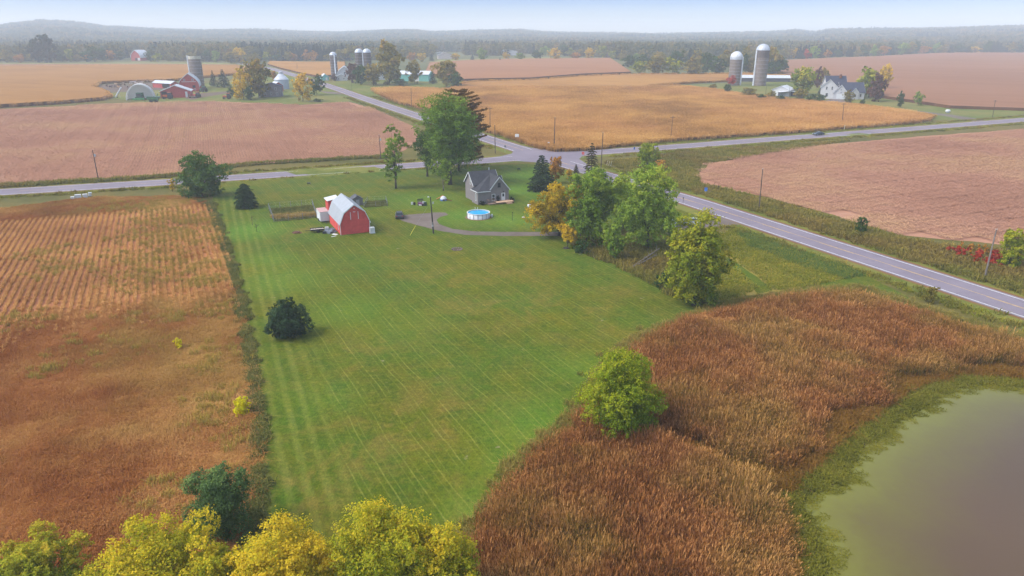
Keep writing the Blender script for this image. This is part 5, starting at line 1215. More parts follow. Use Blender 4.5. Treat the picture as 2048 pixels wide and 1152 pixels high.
x, y = lp(1024.5, 441); t = thing('yard_stake', 'thin dark stake standing on the lawn right of the pool', 'stake', (x, y, 0)); MB().tube((0, 0, 0), (0, 0, 2.0), .05, n=6).build('stake', plain('stake_green', (.02, .03, .02, 1)), t); MB().box((.1, 0, 1.85), (.2, .04, .12)).build('hook', BLACK, t)
# white hives by the road
for i, (px, py, wd, h, lab) in enumerate(((145.5, 399, .75, .75, 'smallest white box of the row beside the left road'), (157, 397, 1.35, 1.05, 'widest white box in the row beside the left road'), (171, 396, 1.05, 1.05, 'white box between widest and tilted ones beside the left road'), (180, 393, .7, 1.1, 'tilted white box at the right end of the roadside row'))):
    x, y = lp(px, py); t = thing('beehive', lab, 'beehive', (x, y, 0), R(20 + 5 * i), 'white boxes beside the left road'); Mx = Matrix.Rotation(R(8) if i == 3 else 0, 4, 'Y')
    MB().box((0, 0, .12 + (h - .2) / 2), (wd, .75, h - .3), 0, Mx).build('box', WHITE, t); MB().box((0, 0, h - .05), (wd + .1, .85, .08), 0, Mx).build('lid', WHITE, t)
    MB().box((0, 0, .07), (wd, .7, .1), 0, Mx).build('stand', WOODP, t)
# fenced vegetable gardens
def fence(label, pts, h, mat, close=True, post=1):
    P_ = [lp(*p) for p in pts]; t = thing('garden_fence', label, 'fence', (P_[0][0], P_[0][1], 0)); L = P_ + (P_[:1] if close else [])
    o = P_[0]; done = []
    for a, b in zip(L, L[1:]):
        n = max(1, int(math.hypot(b[0] - a[0], b[1] - a[1]) / 2.6))
        for k in range(n): done.append((a[0] + (b[0] - a[0]) * k / n, a[1] + (b[1] - a[1]) * k / n))
        mb = MB()
        for zz in (.25, .6, h - .1): mb.tube((a[0] - o[0], a[1] - o[1], zz), (b[0] - o[0], b[1] - o[1], zz), .009, n=4)
        q = int(math.hypot(b[0] - a[0], b[1] - a[1]) / 1.0)
        for k in range(q): u_ = (k + .5) / q; mb.tube((a[0] - o[0] + (b[0] - a[0]) * u_, a[1] - o[1] + (b[1] - a[1]) * u_, .05), (a[0] - o[0] + (b[0] - a[0]) * u_, a[1] - o[1] + (b[1] - a[1]) * u_, h - .1), .008, n=3)
        mb.build('wire', STEEL, t)
    for p in done: MB().box((p[0] - o[0], p[1] - o[1], h / 2), (.1, .1, h)).build('post', mat, t)
    return P_
FG = fence('weathered wire garden fence round dry yellow plants left of the red barn', [(548, 444), (634, 436), (625, 410), (538, 418)], 1.5, plain('grey_post', (.2, .2, .19, 1), .9))
MGAR = plantmat('garden_dry', [(110, 92, 48), (150, 124, 66), (186, 156, 92), (112, 112, 60)], .25); GP = [blades(rr, 60, .5, .4, 1.0, .06, .5, .3, MGAR, 'garden_tuft_%d' % i) for i in range(3)]
x, y = grid_points(FG, .5); k = (np.abs(y - FG[0][1] - 3.6 - (x - FG[0][0]) * .35) < 1.7) & (rr.random(len(x)) < .8); x1, y1 = x[k], y[k]
scatter('garden_plants', x1, y1, rr.random(len(x1)) * 6.28, rr.uniform(.7, 1.2, len(x1)), GP, rr.integers(0, 3, len(x1)), 'dry yellow plants in the fenced garden'); x1, y1 = x[~k], y[~k]
scatter('garden_greens', x1, y1, rr.random(len(x1)) * 6.28, rr.uniform(.4, .8, len(x1)), WP, rr.integers(0, 4, len(x1)), 'grey green plants along the near garden fence')
FG2 = fence('wire garden fence round low green plants right behind the red barn', [(728, 415), (775, 412), (772, 401), (735, 403)], 1.3, plain('grey_post', (0, 0, 0, 1)))
x, y = grid_points(FG2, .5); scatter('garden_greens', x, y, rr.random(len(x)) * 6.28, rr.uniform(.5, .9, len(x)), WP, rr.integers(0, 4, len(x)), 'green vegetable rows behind the red barn')
# fallen trunks at the wood edge
for (a, b, r, lab) in (((1262, 537), (1318, 508), .16, 'long grey fallen trunk at the wood edge'), ((1266, 536), (1312, 521), .12, 'shorter bleached trunk lying beside the long fallen one')):
    p = lp(*a); q = lp(*b); t = thing('fallen_trunk', lab, 'log', (p[0], p[1], .2)); MB().tube((0, 0, 0), (q[0] - p[0], q[1] - p[1], .9), r, r * .5, 8).build('trunk', BARK_PALE, t)
    mb = MB(); rng = random.Random(3)
    for k in range(6): u_ = .45 + .09 * k; mb.tube(((q[0] - p[0]) * u_, (q[1] - p[1]) * u_, .9 * u_), ((q[0] - p[0]) * u_ + rng.uniform(-.2, 1.2), (q[1] - p[1]) * u_ + rng.uniform(-.4, .9), .9 * u_ + rng.uniform(.3, 1)), r * .35, .02, 5)
    mb.build('branch', BARK_PALE, t)
heap('tyre_pit', 'small dark hump on the lawn under the yellow tree', 'mound', 1132, 497, .7, .6, .3, plain('dark_soil', (.05, .045, .035, 1), 1), 9)
# survey stakes on the corner
for i, (a, b) in enumerate((((1213, 331), (1215, 325)), ((1217, 333), (1219, 322)), ((1221, 334), (1222, 324)))):
    p = lp(*a); tag(MB().tube((0, 0, 0), (.35, 0, 1.6 + .2 * i), .05, n=6).build('marker_stake', plain('pale_yellow', (0, 0, 0, 1)), None, (p[0], p[1], zt(p[1]))), 'pale slanting stake in the grass beside the junction pole', 'stake', 'pale slanting stakes near the junction pole')

# ------------------------------------------------------------------ far farms
def base(px, py): x, y = G(px, py); return x, y, zt(y), mpp(x, y)
FRED = siding('far_red', (.40, .06, .055, 1), .6, 'x', .12); FWH = siding('far_white', (.49, .475, .465, 1), .5, 'x', .06); FROOF = siding('far_roof', (.50, .52, .54, 1), .7, 'x', .08, .5)
TEAL = siding('far_teal', (.16, .44, .40, 1), .5, 'x', .06); GREYB = siding('far_grey', (.17, .15, .16, 1), .4, 'z', .12); DROOF = shingles('far_dark_roof', (.045, .05, .075, 1))
CONC = siding('silo_staves', (.185, .145, .125, 1), 1.2, 'z', .14); CONCD = siding('silo_dark', (.11, .085, .08, 1), 1.2, 'z', .16); DOME = plain('silo_dome', (.50, .52, .56, 1), .45, .4, .2)
DOMEW = plain('silo_white_dome', (.60, .61, .63, 1), .45, .4)
def silo(label, px, by, ty, wpx, wall, dome=None, chute=None, ring=None, bands=9):
    x, y, z, m = base(px, by); h = height_at(x, y, ty); r = wpx / m / 2; t = thing('silo', label, 'silo', (x, y, z), 0, 'silos')
    hd = r * .95 if dome else 0; hw = h - hd
    mb = MB(); mb.lathe([(r, -.5), (r, hw)] + ([] if dome else [(r - .3, hw), (r - .3, hw - 3), (.001, hw - 3)]), 28); mb.build('wall', wall, t, smooth=False)
    mb = MB()
    for k in range(bands): zz = hw * (k + .5) / bands; mb.lathe([(r + .01, zz), (r + .07, zz + .05), (r + .01, zz + .1)], 28)
    mb.build('hoop', STEEL, t)
    if dome: mb = MB(); mb.lathe([(r + .08, hw)] + [(max(.001, (r + .08) * math.cos(math.pi / 2 * i / 8)), hw + hd * math.sin(math.pi / 2 * i / 8)) for i in range(1, 9)], 28); mb.build('dome', dome, t, smooth=True)
    if ring: mb = MB(); mb.lathe([(r + .06, hw - ring[1]), (r + .06, hw), (r + .02, hw)], 28); mb.build('top_ring', ring[0], t)
    if chute is not None: mb = MB(); a = chute; c_ = ((r + .35) * math.cos(a), (r + .35) * math.sin(a)); mb.tube((*c_, 0), (*c_, hw + .4), .55, n=10); mb.build('chute', DOMEW, t)
    return t
def building(name, label, cat, px, by, w, d, line, wallm, roofm, rz=RZ, ov=.4, th=.2, trim=None, open_front=False):
    x, y, z, m = base(px, by); t = thing(name, label, cat, (x, y, z), rz); volume(t, I4, w, d, line, wallm, roofm, ov, th, trim, open_front=open_front); return t
ft_ = NT('white_fabric'); _d = ft_.n('ShaderNodeBsdfDiffuse'); _d.inputs[0].default_value = (.85, .85, .84, 1); _t = ft_.n('ShaderNodeBsdfTranslucent'); _t.inputs[0].default_value = (.78, .76, .72, 1); _m = ft_.n('ShaderNodeMixShader'); _m.inputs[0].default_value = .5
ft_.l(_d.outputs[0], _m.inputs[1]); ft_.l(_t.outputs[0], _m.inputs[2]); ft_.l(_m.outputs[0], ft_.out.inputs[0]); FABRIC = ft_.m
# left farm
t = building('red_barn', 'large red gambrel barn with white roof beside the open-topped silo', 'barn', 380, 183, 12.6, 20, roofline('gothic', 12.6, 3.6, 11.6), FRED, FROOF, R(20), .5, .25, WHITE)
panel(t, I4, 3.0, 3.2, 1.8, 1.6, DARK, 'window_opening'); mb = MB(); mb.box((0, -.05, 6.4), (9.0, .1, .25)); mb.build('trim_board', WHITE, t)
for sx in (-2.6, 2.6): window(t, I4, sx, 7.6, 1.1, 1.1)
for sx in (-3.2, -1, 1.2, 3.4): window(t, I4, sx, 1.5, .8, .9)
t = building('open_shed', 'long white-roofed shed behind the left side of the large red barn', 'shed', 351, 177, 6, 22, roofline('gable', 6, 3.4, 4.9), FRED, FROOF, R(58), .4, .2)
panel(t, on_wall('l', 6, 22), 5, 1.6, 9, 2.8, DARK, 'opening')
t = building('red_shed', 'low red machine shed with pale roof and white door', 'shed', 352.5, 195.5, 17.5, 11, roofline('gable', 17.5, 4.0, 7.4), FRED, FROOF, R(17), .5, .25, WHITE)
panel(t, I4, 6.2, 1.9, 1.3, 3.4, WHITE, 'door'); panel(t, I4, -5.0, 2.0, 6.0, 3.6, DARK, 'doorway')  # doorway is a slab, its dark colour stands in for the unlit inside
t = building('hoop_shelter', 'white arched hoop shelter open at the front with machinery inside', 'shelter', 281.5, 199.5, 15.0, 9, roofline('arch', 15.0, .2, 8.7, n=16), FABRIC, FABRIC, R(22), .3, .45, open_front=True)
o = None
GRN = plain('machine_green', (.025, .12, .06, 1), .5); GRNB = plain('machine_lime', (.06, .28, .08, 1), .5); MYL = plain('machine_yellow', (.55, .42, .05, 1), .5)
x, y, z, m = base(276, 201)
t = thing('combine_harvester', 'green combine harvester parked inside the white hoop shelter', 'harvester', (x, y + 2, z), R(15))
MB().box((0, 3, 2.2), (3.2, 6.5, 2.4)).build('body', GRN, t); MB().box((0, -.6, 3.1), (2.2, 1.8, 1.7), taper=.9).build('cab', GLASS, t); MB().box((0, -.6, 4.05), (2.3, 1.9, .2)).build('cab_roof', GRN, t)
MB().box((0, -2.6, .9), (6.4, 1.3, .9)).build('header', GRNB, t); MB().box((0, 3.2, 3.7), (3.4, 3.4, .8), taper=1.15).build('grain_tank', GRN, t)
for sx in (-1, 1): MB().tube((sx * 1.5, 0, .95), (sx * 2.2, 0, .95), .95, n=16).build('wheel', TYRE, t); MB().tube((sx * 1.3, 5.2, .6), (sx * 1.7, 5.2, .6), .6, n=14).build('wheel', TYRE, t)
x, y, z, m = base(308, 205)
t = thing('grain_cart', 'green grain cart standing right of the white hoop shelter', 'cart', (x, y, z), R(8))
mb = MB(); mb.box((0, 0, 2.6), (5.6, 3.0, 1.6), taper=1.25); mb.box((0, 0, 1.4), (4.0, 2.2, .9), taper=1.3); mb.build('hopper', GRN, t); MB().box((0, -1.75, 2.3), (6.1, .06, .3)).build('stripe', GRNB, t)
for sx in (-1.4, 1.4): MB().tube((sx, -1.3, .75), (sx, -.8, .75), .75, n=16).build('wheel', TYRE, t); MB().tube((sx, .8, .75), (sx, 1.3, .75), .75, n=16).build('wheel', TYRE, t)
MB().box((-4.2, 0, .8), (3.0, .2, .2)).build('drawbar', GRN, t); mb = MB(); mb.tube((2.2, -1.6, 2.5), (3.4, -1.8, 5.2), .22); mb.build('unloading_auger', GRN, t)
x, y, z, m = base(237, 195.5)
t = thing('grain_auger', 'long white grain auger leaning up left of the hoop shelter', 'auger', (x, y, z), R(-8))
mb = MB(); mb.tube((-2.0, 0, .4), (2.4, 1, 6.3), .35, n=10); mb.build('tube', DOMEW, t); mb = MB(); mb.tube((0.6, .6, 0), (.9, .7, 3.8), .08); mb.tube((-1.0, .2, 0), (.9, .7, 3.8), .08); mb.build('undercarriage', STEEL, t); MB().tube((-.2, -.7, .4), (-.2, -.5, .4), .4, n=12).build('wheel', TYRE, t)
def tractor(label, px, py, rz, col, s=1.0, cat='tractor', name='tractor'):
    x, y, z, m = base(px, py); t = thing(name, label, cat, (x, y, z), rz); t.scale = (s, s, s)
    mb = MB(); mb.box((0, .9, 1.15), (.8, 1.9, .8)); mb.build('hood', col, t); MB().box((0, -.6, 1.75), (1.3, 1.4, 1.4), taper=.9).build('cab', GLASS, t); MB().box((0, -.6, 2.5), (1.45, 1.5, .12)).build('cab_roof', col, t)
    for sx in (-1, 1): MB().tube((sx * .75, -.75, .85), (sx * 1.15, -.75, .85), .85, n=16).build('wheel', TYRE, t); MB().tube((sx * .6, 1.45, .5), (sx * .85, 1.45, .5), .5, n=14).build('wheel', TYRE, t)
    return t
ORG = plain('machine_orange', (.50, .10, .02, 1), .5); MRED = plain('machine_red', (.38, .05, .04, 1), .5)
tractor('orange tractor standing alone on the grass of the left farm', 455, 198, R(100), ORG, 1.35)
tractor('orange tractor in the doorway of the low red shed', 337, 198, R(100), ORG, 1.6)
tractor('red tractor at the right end of the low red shed', 394, 195, R(80), MRED, 1.3)
tractor('green tractor beside the base of the open-topped silo', 407, 184, R(60), GRN, 1.5)
x, y, z, m = base(385, 196); t = thing('hay_wagon', 'grey hay wagon beside the red tractor at the left farm', 'wagon', (x, y, z), R(10)); MB().box((0, 0, 1.0), (4, 2, .2)).build('bed', plain('weathered_rail', (0, 0, 0, 1)), t); MB().box((-1.9, 0, 1.7), (.1, 2, 1.3)).build('rack', GRN, t)
for sx in (-1.3, 1.3): MB().tube((sx, -1.0, .45), (sx, -.8, .45), .45, n=12).build('wheel', TYRE, t); MB().tube((sx, .8, .45), (sx, 1.0, .45), .45, n=12).build('wheel', TYRE, t)
silo('open-topped brown silo with pale rim beside the large red barn', 397.5, 176, 112, 23.5, CONC, None, math.radians(200), (plain('rim_pale', (.5, .46, .36, 1), .8), 2.0))
t = building('old_house', 'old dark grey two storey house under the big dark tree', 'house', 541, 194, 13.5, 9, roofline('gable', 13.5, 6.4, 8.2), GREYB, DROOF, R(10), .4, .2)
for wx, wz in ((-4.4, 2), (-3.0, 2), (.6, 2.2), (4.2, 2.0), (3.6, 4.9), (-1.2, 4.9)): window(t, I4, wx, wz, 1.0, 1.7)
t = building('small_red_shed', 'small red shed with white roof behind the old grey house', 'shed', 558, 183.5, 6.5, 7, roofline('gable', 6.5, 4.2, 6.2), FRED, DOMEW, R(40), .4, .2)
panel(t, I4, 0, 1.4, 2, 2.6, WHITE, 'door')
x, y, z, m = base(564.5, 178)
t = thing('grain_bin', 'round steel grain bin behind the old grey house', 'grain bin', (x, y, z)); r_ = 14.0 / m
MB().lathe([(r_, 0), (r_, 6.6)], 28).build('wall', siding('bin_steel', (.36, .40, .45, 1), .8, 'z', .06, .5), t, smooth=True); MB().lathe([(r_ + .2, 6.55), (1.6, 10.2), (1.6, 10.2)], 28).build('roof', DOME, t, smooth=True); MB().lathe([(1.5, 10.1), (1.5, 11.4), (.001, 12.2)], 16).build('vent_cap', STEEL, t)
for k in range(4): pass
# cattle behind the hoop shelter
def cow_mesh(name, mats):
    mb = MB(); rings = [(-1.05, 1.12, .12, .12), (-.95, 1.1, .28, .3), (-.5, 1.05, .34, .38), (.1, 1.02, .36, .42), (.6, 1.08, .32, .4), (.9, 1.2, .22, .3), (1.15, 1.38, .15, .2), (1.35, 1.45, .14, .17), (1.6, 1.35, .1, .11), (1.72, 1.3, .06, .07)]
    n = 10; vs = []
    for y, z, rx, rz_ in rings:
        for i in range(n): a = 6.2832 * i / n; vs.append((rx * math.cos(a), y, z + rz_ * math.sin(a)))
    fs = [(k * n + i, k * n + (i + 1) % n, (k + 1) * n + (i + 1) % n, (k + 1) * n + i) for k in range(len(rings) - 1) for i in range(n)] + [tuple(range(n)), tuple(range(len(rings) * n - 1, (len(rings) - 1) * n - 1, -1))]
    mb.add(vs, fs)
    for sx in (-.2, .2):
        mb.tube((sx, .62, .95), (sx, .62, .45), .12, .075, 7); mb.tube((sx, .62, .45), (sx, .6, 0), .065, .06, 7)
        mb.tube((sx, -.75, 1.0), (sx, -.62, .62), .17, .1, 7); mb.tube((sx, -.62, .62), (sx, -.82, .42), .09, .065, 7); mb.tube((sx, -.82, .42), (sx, -.8, 0), .06, .06, 7)
        mb.tube((sx * .5, 1.33, 1.55), (sx * 1.25, 1.28, 1.56), .05, .02, 5)
    mb.tube((0, -1.05, 1.25), (0, -1.15, .55), .03, .02, 5)
    o = mb.build(name, mats, None, smooth=True); return o
TANC = plain('tan_hide', (.42, .24, .13, 1), .9, var=.2, scale=2); PALEC = plain('pale_hide', (.58, .46, .40, 1), .9, var=.15, scale=2); DKC = plain('dark_hide', (.09, .05, .04, 1), .9)
cows = {}
for mt, lab in ((TANC, 'tan cow standing in the muddy lot behind the hoop shelter'), (PALEC, 'pale cow standing in the muddy lot behind the hoop shelter'), (DKC, 'dark brown cow standing in the muddy lot behind the hoop shelter')):
    cows[mt.name] = (cow_mesh('cow', mt), lab, [0])
rc = random.Random(4)
herd = [('tan_hide', 296 + 8 * i + rc.uniform(-2, 2), 165.5 + rc.uniform(-.4, .6)) for i in range(5)] + [('pale_hide', p, q) for p, q in ((262, 168), (268, 167), (273, 169), (283, 168.5), (322, 167.5), (329, 169))] + [('dark_hide', p, q) for p, q in ((214, 174), (222, 176), (232, 175.5), (240, 173), (250, 172), (256, 177))] + [('tan_hide', p, q) for p, q in ((232, 171), (247, 169), (238, 177))]
for kd, px, py in herd:
    src, lab, cnt = cows[kd]; o = src if cnt[0] == 0 else src.copy()
    if cnt[0]: C.objects.link(o)
    cnt[0] += 1; x, y, z = GZ(px, py); o.location = (x, y, z); o.rotation_euler = (0, 0, rc.uniform(0, 6.28)); o.scale = (1.25, 1.25, 1.25); tag(o, lab, 'cow', 'cattle in the muddy lot')
# far red barn
t = building('distant_barn', 'distant red barn with bright white arched roof at the wood edge', 'barn', 272.5, 121.5, 14.0, 16, roofline('gothic', 14.0, 4.0, 12.6), FRED, DOMEW, R(-14), .5, .3, WHITE)
panel(t, I4, .5, 1.8, 3.0, 3.2, DARK, 'doorway'); panel(t, I4, 4.3, 1.9, 3.4, 3.0, WHITE, 'door')  # dark slab on a closed wall, painted as shade within the doorway
# middle farm
silo('single brown silo with grey dome at the left of the middle farm', 670, 158, 103.5, 13.5, CONCD, DOME, math.radians(-60), None)
silo('left one of the pair of dark silos with pale domes', 721.5, 160, 97, 16, CONCD, DOME, None, None); silo('right one of the pair of dark silos with pale domes', 737, 160, 97, 16, CONCD, DOME, math.radians(215), None)
t = building('white_barn', 'white arched barn below the single grey-domed silo', 'barn', 690, 160, 11.5, 16, roofline('gothic', 11.5, 4.0, 10.5), FWH, FROOF, R(12), .4, .25, WHITE)
for sx in (-3, 3): panel(t, I4, sx, 1.5, 2.0, 2.6, WHITE, 'door')
window(t, I4, 0, 5.5, 1.2, 1.6)
t = building('milk_house', 'low grey annex in front of the white arched barn', 'shed', 683, 161.5, 9, 5, roofline('gable', 9, 3.0, 5.0), siding('annex_grey', (.45, .44, .43, 1), .4, 'z', .06), FROOF, R(12), .3, .2)
window(t, I4, -2, 1.6, 1, 1.2); window(t, I4, 2, 1.6, 1, 1.2)
t = building('teal_shed', 'small teal shed with white roof left of the white arched barn', 'shed', 651, 161, 5.5, 7, roofline('gable', 5.5, 3.0, 5.0), TEAL, DOMEW, R(25), .3, .2); panel(t, I4, 1, 1.2, 1.6, 2.2, WHITE, 'door')
t = building('teal_barn', 'long teal machine shed with white roof behind the roadside trees', 'shed', 862, 162, 12, 26, roofline('gable', 12, 5.2, 7.6), TEAL, DOMEW, R(78), .4, .2); panel(t, on_wall('l', 12, 26), 3, 2, 4, 4, WHITE, 'door')
t = building('white_cottage', 'white house mostly hidden behind the clump of trees at the middle farm', 'house', 760, 160, 12, 8, roofline('gable', 12, 3.4, 6), FWH, GREYB, R(15), .4, .2); window(t, I4, -3, 1.8, 1, 1.4); window(t, I4, 3, 1.8, 1, 1.4)
# right farm
silo('brown silo with white dome and red vines at its foot', 1467.5, 170, 102.5, 23.5, CONC, DOMEW, math.radians(-30), (DOME, 1.6))
silo('tallest brown silo with grey dome and white pipe', 1518, 171, 87.5, 25.5, CONC, DOME, math.radians(195), (CONCD, 5.0))
t = building('loafing_shed', 'long low shed with pale roof behind the two right silos', 'shed', 1577, 163, 9, 40, roofline('gable', 9, 2.8, 4.6), siding('shed_grey', (.08, .08, .1, 1), .4, 'x', .1), FROOF, R(82), .5, .2)
t = building('white_shed', 'white shed with white roof and dark open lean-to', 'shed', 1560, 192, 11, 13, roofline('gable', 11, 3.8, 6.0), FWH, DOMEW, R(-35), .4, .2)
panel(t, I4, -2, 1.7, 3, 3.0, WHITE, 'door')
t2 = building('lean_to', 'dark open lean-to at the right side of the white farm shed', 'shed', 1579, 193.5, 12, 5, roofline('gable', 12, 2.7, 3.4), siding('navy_boards', (.04, .04, .07, 1), .4, 'x', .1), DOMEW, R(-6), .3, .15, open_front=True)
x, y, z, m = base(1690, 199)
t = thing('white_farmhouse', 'white farmhouse with dark blue-grey roof and several gables', 'house', (x, y, z), R(-4))
volume(t, Mv(-9.0, 3.5, R(-20)), 9.5, 11, roofline('gable', 9.5, 7.0, 11.4), FWH, DROOF, .4, .2, WHITE)
volume(t, Mv(-2.8, 1.0, R(-14)), 8.0, 9, roofline('gable', 8.0, 3.8, 8.4), FWH, DROOF, .4, .2, WHITE)
volume(t, Mv(11.5, 6.2, R(90)), 10.0, 14, roofline('gable', 10.0, 4.2, 9.6), FWH, DROOF, .4, .2, WHITE)
volume(t, Mv(5.6, .6, 0), 4.6, 4, roofline('gable', 4.6, 3.9, 6.6), FWH, DROOF, .3, .15, WHITE)
volume(t, Mv(2.0, 10, R(90)), 7.0, 12, roofline('gable', 7.0, 8.6, 13.2), FWH, DROOF, .4, .2, WHITE)
MB().box((-1.5, 8.5, 13.2), (1.1, 1.1, 2.2)).build('chimney', RUST, t)
Ma = Mv(-9.0, 3.5, R(-20)); Mb2 = Mv(-2.8, 1.0, R(-14)); Mc = Mv(5.6, .6, 0)
for sx in (-1.5, 1.6): window(t, Ma, sx, 6.4, 1.1, 2.0)
window(t, Ma, -1.0, 2.4, 1.6, 2.2); panel(t, Mb2, 0, 1.7, 4.4, 2.9, WHITE, 'garage_door'); window(t, Mc, 0, 2.2, 1.8, 1.8); window(t, Mv(0, .4 + .79, 0), 9.3, 2.3, 1.2, 1.7); window(t, Mb2, 0, 5.6, .8, 1.0)
t = building('red_roof_shed', 'pale shed with faded red roof left of the white farmhouse', 'shed', 1652, 184, 9, 18, roofline('gable', 9, 4.2, 7.4), FWH, siding('faded_red_roof', (.46, .30, .28, 1), .6, 'x', .1), R(-50), .4, .2)
window(t, I4, 0, 2, 1.4, 1.4)
x, y, z, m = base(1895, 226); t = thing('field_tank', 'white round tank lying in the grass right of the farm lane', 'tank', (x, y, z)); mb = MB(); mb.lathe([(.001, -1.2), (.5, -1.1), (.8, -.7), (.8, .7), (.5, 1.1), (.001, 1.2)], 14, M=Matrix.Translation((0, 0, 1.0)) @ Matrix.Rotation(math.pi / 2, 4, 'Y')); mb.build('tank', WHITE, t, smooth=True); MB().box((0, 0, .15), (1.2, .9, .3)).build('cradle', STEEL, t)
# far away houses
for (nm, lab, cat, px, py, w, d, e, r, wm, rm, rz) in (('distant_house', 'distant pinkish house with brown roof among yellow trees', 'house', 893, 118, 22, 12, 4.0, 8.5, plain('pink_wall', (.5, .42, .38, 1)), plain('brown_roof', (.2, .17, .16, 1)), .2),
        ('distant_shed', 'distant white roof showing above the pinkish house', 'shed', 881, 113, 11, 8, 4.5, 6.5, FWH, DOMEW, .1), ('distant_shed', 'distant long white roof in the middle of the woods', 'shed', 1013, 111, 34, 14, 6, 9, FWH, DOMEW, .05)):
    building(nm, lab, cat, px, py, w, d, roofline('gable', w, e, r), wm, rm, rz)
# ------------------------------------------------------------------ trees near the house
L_GREEN = leafmat('maple_green', [(40, 58, 26), (56, 78, 32), (76, 100, 42), (98, 122, 54), (122, 138, 62)])
L_DKGREEN = leafmat('dark_green', [(26, 42, 24), (36, 54, 28), (48, 68, 34), (64, 84, 42)])
L_YELGRN = leafmat('yellow_green', [(48, 64, 22), (70, 86, 28), (98, 110, 36), (130, 130, 44), (158, 140, 52)])
L_YELLOW = leafmat('autumn_yellow', [(92, 82, 24), (126, 108, 28), (160, 134, 34), (184, 150, 40), (188, 136, 44)])
L_FORE = leafmat('locust_yellow', [(66, 84, 26), (94, 106, 32), (128, 128, 38), (164, 146, 44), (182, 142, 46)])
L_BLUISH = leafmat('bluish_shrub', [(36, 54, 36), (52, 72, 50), (72, 94, 64), (96, 114, 76)])
L_CLUMP = leafmat('clump_green', [(32, 50, 26), (46, 68, 34), (62, 86, 44), (84, 106, 54)])
L_LIME = leafmat('lime_green', [(52, 74, 18), (78, 100, 24), (110, 128, 32), (144, 150, 42), (158, 146, 46)])
L_OLIVE = leafmat('olive', [(62, 60, 28), (84, 80, 34), (106, 98, 42), (128, 112, 50), (138, 104, 52)])
L_ORANGE = leafmat('autumn_orange', [(88, 76, 32), (126, 94, 38), (158, 108, 42), (160, 122, 50)])
L_RED = leafmat('sumac_red', [(78, 26, 24), (108, 34, 28), (134, 44, 34), (120, 60, 40)])
L_GOLD = leafmat('mum_yellow', [(150, 120, 26), (190, 154, 30), (214, 176, 40)])
L_PINE = leafmat('pine_needles', [(20, 34, 26), (30, 46, 34), (42, 60, 44), (58, 76, 54)], .15)
L_SPRUCE = leafmat('spruce_needles', [(22, 32, 28), (32, 44, 38), (46, 60, 48), (60, 70, 52)], .15)
L_BROWNP = leafmat('brown_pine', [(48, 44, 24), (76, 60, 32), (102, 72, 40), (112, 84, 50)], .15)
L_CEDAR = leafmat('cedar_brown', [(34, 34, 26), (50, 46, 34), (68, 58, 44), (62, 66, 46)], .15)
L_MAROON = leafmat('maroon', [(52, 44, 44), (74, 54, 52), (92, 62, 58), (70, 70, 52)])
L_LOCUST = leafmat('locust_green', [(44, 62, 26), (62, 84, 34), (84, 108, 44), (108, 126, 54), (132, 138, 60)])
B = broadleaf
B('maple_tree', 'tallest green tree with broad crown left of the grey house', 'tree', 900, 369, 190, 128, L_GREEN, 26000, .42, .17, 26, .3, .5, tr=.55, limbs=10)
B('shade_tree', 'dark green tree leaning against the left side of the tallest tree', 'tree', 855, 353, 262, 62, L_DKGREEN, 7000, .38, .22, 11, limbs=6, tr=.3)
B('slender_tree', 'slender sparse tree standing alone between pole and tallest tree', 'tree', 792, 377, 250, 54, L_LOCUST, 5200, .4, .18, 17, .3, .45, .35, tr=.28, limbs=9, lean=.01)
B('young_tree', 'small thin pale trunk tree in front of the tallest tree', 'tree', 887, 382, 318, 52, L_LOCUST, 2600, .34, .35, 8, tr=.15, bark=BARK_PALE, limbs=5)
spruce('white_pine', 'brown tinged pine standing behind the tallest green tree', 'pine tree', 918, 342, 178, 120, L_BROWNP, 26000, .6, .12, levels=20, sparse=.12, droop=-.05, up=.12, round_=1.0)
spruce('spruce_tree', 'dark bushy spruce right behind the grey house', 'spruce tree', 1083, 381, 309, 68, L_SPRUCE, 16000, .34, .05, levels=18, round_=.3)
B('autumn_tree', 'orange and yellow tree hugging the dark spruce', 'tree', 1112, 367, 314, 40, L_ORANGE, 3600, .36, .22, 9, tr=.15, limbs=5)
spruce('cedar_tree', 'dark brown cedar at the road junction', 'cedar tree', 1182, 349, 284, 36, L_CEDAR, 4200, .36, .04, levels=13, round_=.3)
spruce('cedar_bush', 'small dark cedar left of the tall brown cedar', 'cedar tree', 1152, 346, 328, 16, L_CEDAR, 1200, .3, .04, levels=8)
B('yellow_shrub', 'bright yellow shrub between spruce and green locust', 'shrub', 1138, 360, 338, 22, L_YELLOW, 1500, .32, .1, 7, limbs=4)
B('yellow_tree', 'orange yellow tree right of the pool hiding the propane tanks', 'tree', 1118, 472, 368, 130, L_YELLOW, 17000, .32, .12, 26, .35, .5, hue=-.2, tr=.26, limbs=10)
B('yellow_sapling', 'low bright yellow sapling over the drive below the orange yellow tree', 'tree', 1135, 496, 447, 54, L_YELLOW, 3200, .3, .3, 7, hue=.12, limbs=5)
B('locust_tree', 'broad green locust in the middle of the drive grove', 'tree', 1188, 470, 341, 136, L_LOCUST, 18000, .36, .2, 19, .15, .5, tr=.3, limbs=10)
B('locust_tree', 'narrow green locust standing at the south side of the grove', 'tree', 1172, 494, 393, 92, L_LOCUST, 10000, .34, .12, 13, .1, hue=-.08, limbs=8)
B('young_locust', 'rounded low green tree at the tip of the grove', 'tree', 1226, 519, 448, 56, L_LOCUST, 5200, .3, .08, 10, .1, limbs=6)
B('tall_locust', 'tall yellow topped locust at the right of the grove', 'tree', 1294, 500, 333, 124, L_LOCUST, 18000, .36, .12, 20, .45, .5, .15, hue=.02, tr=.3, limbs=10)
B('thin_tree', 'green tree filling the gap between the two broad locusts', 'tree', 1252, 452, 368, 76, L_LOCUST, 6000, .34, .12, 12, hue=-.06, limbs=6)
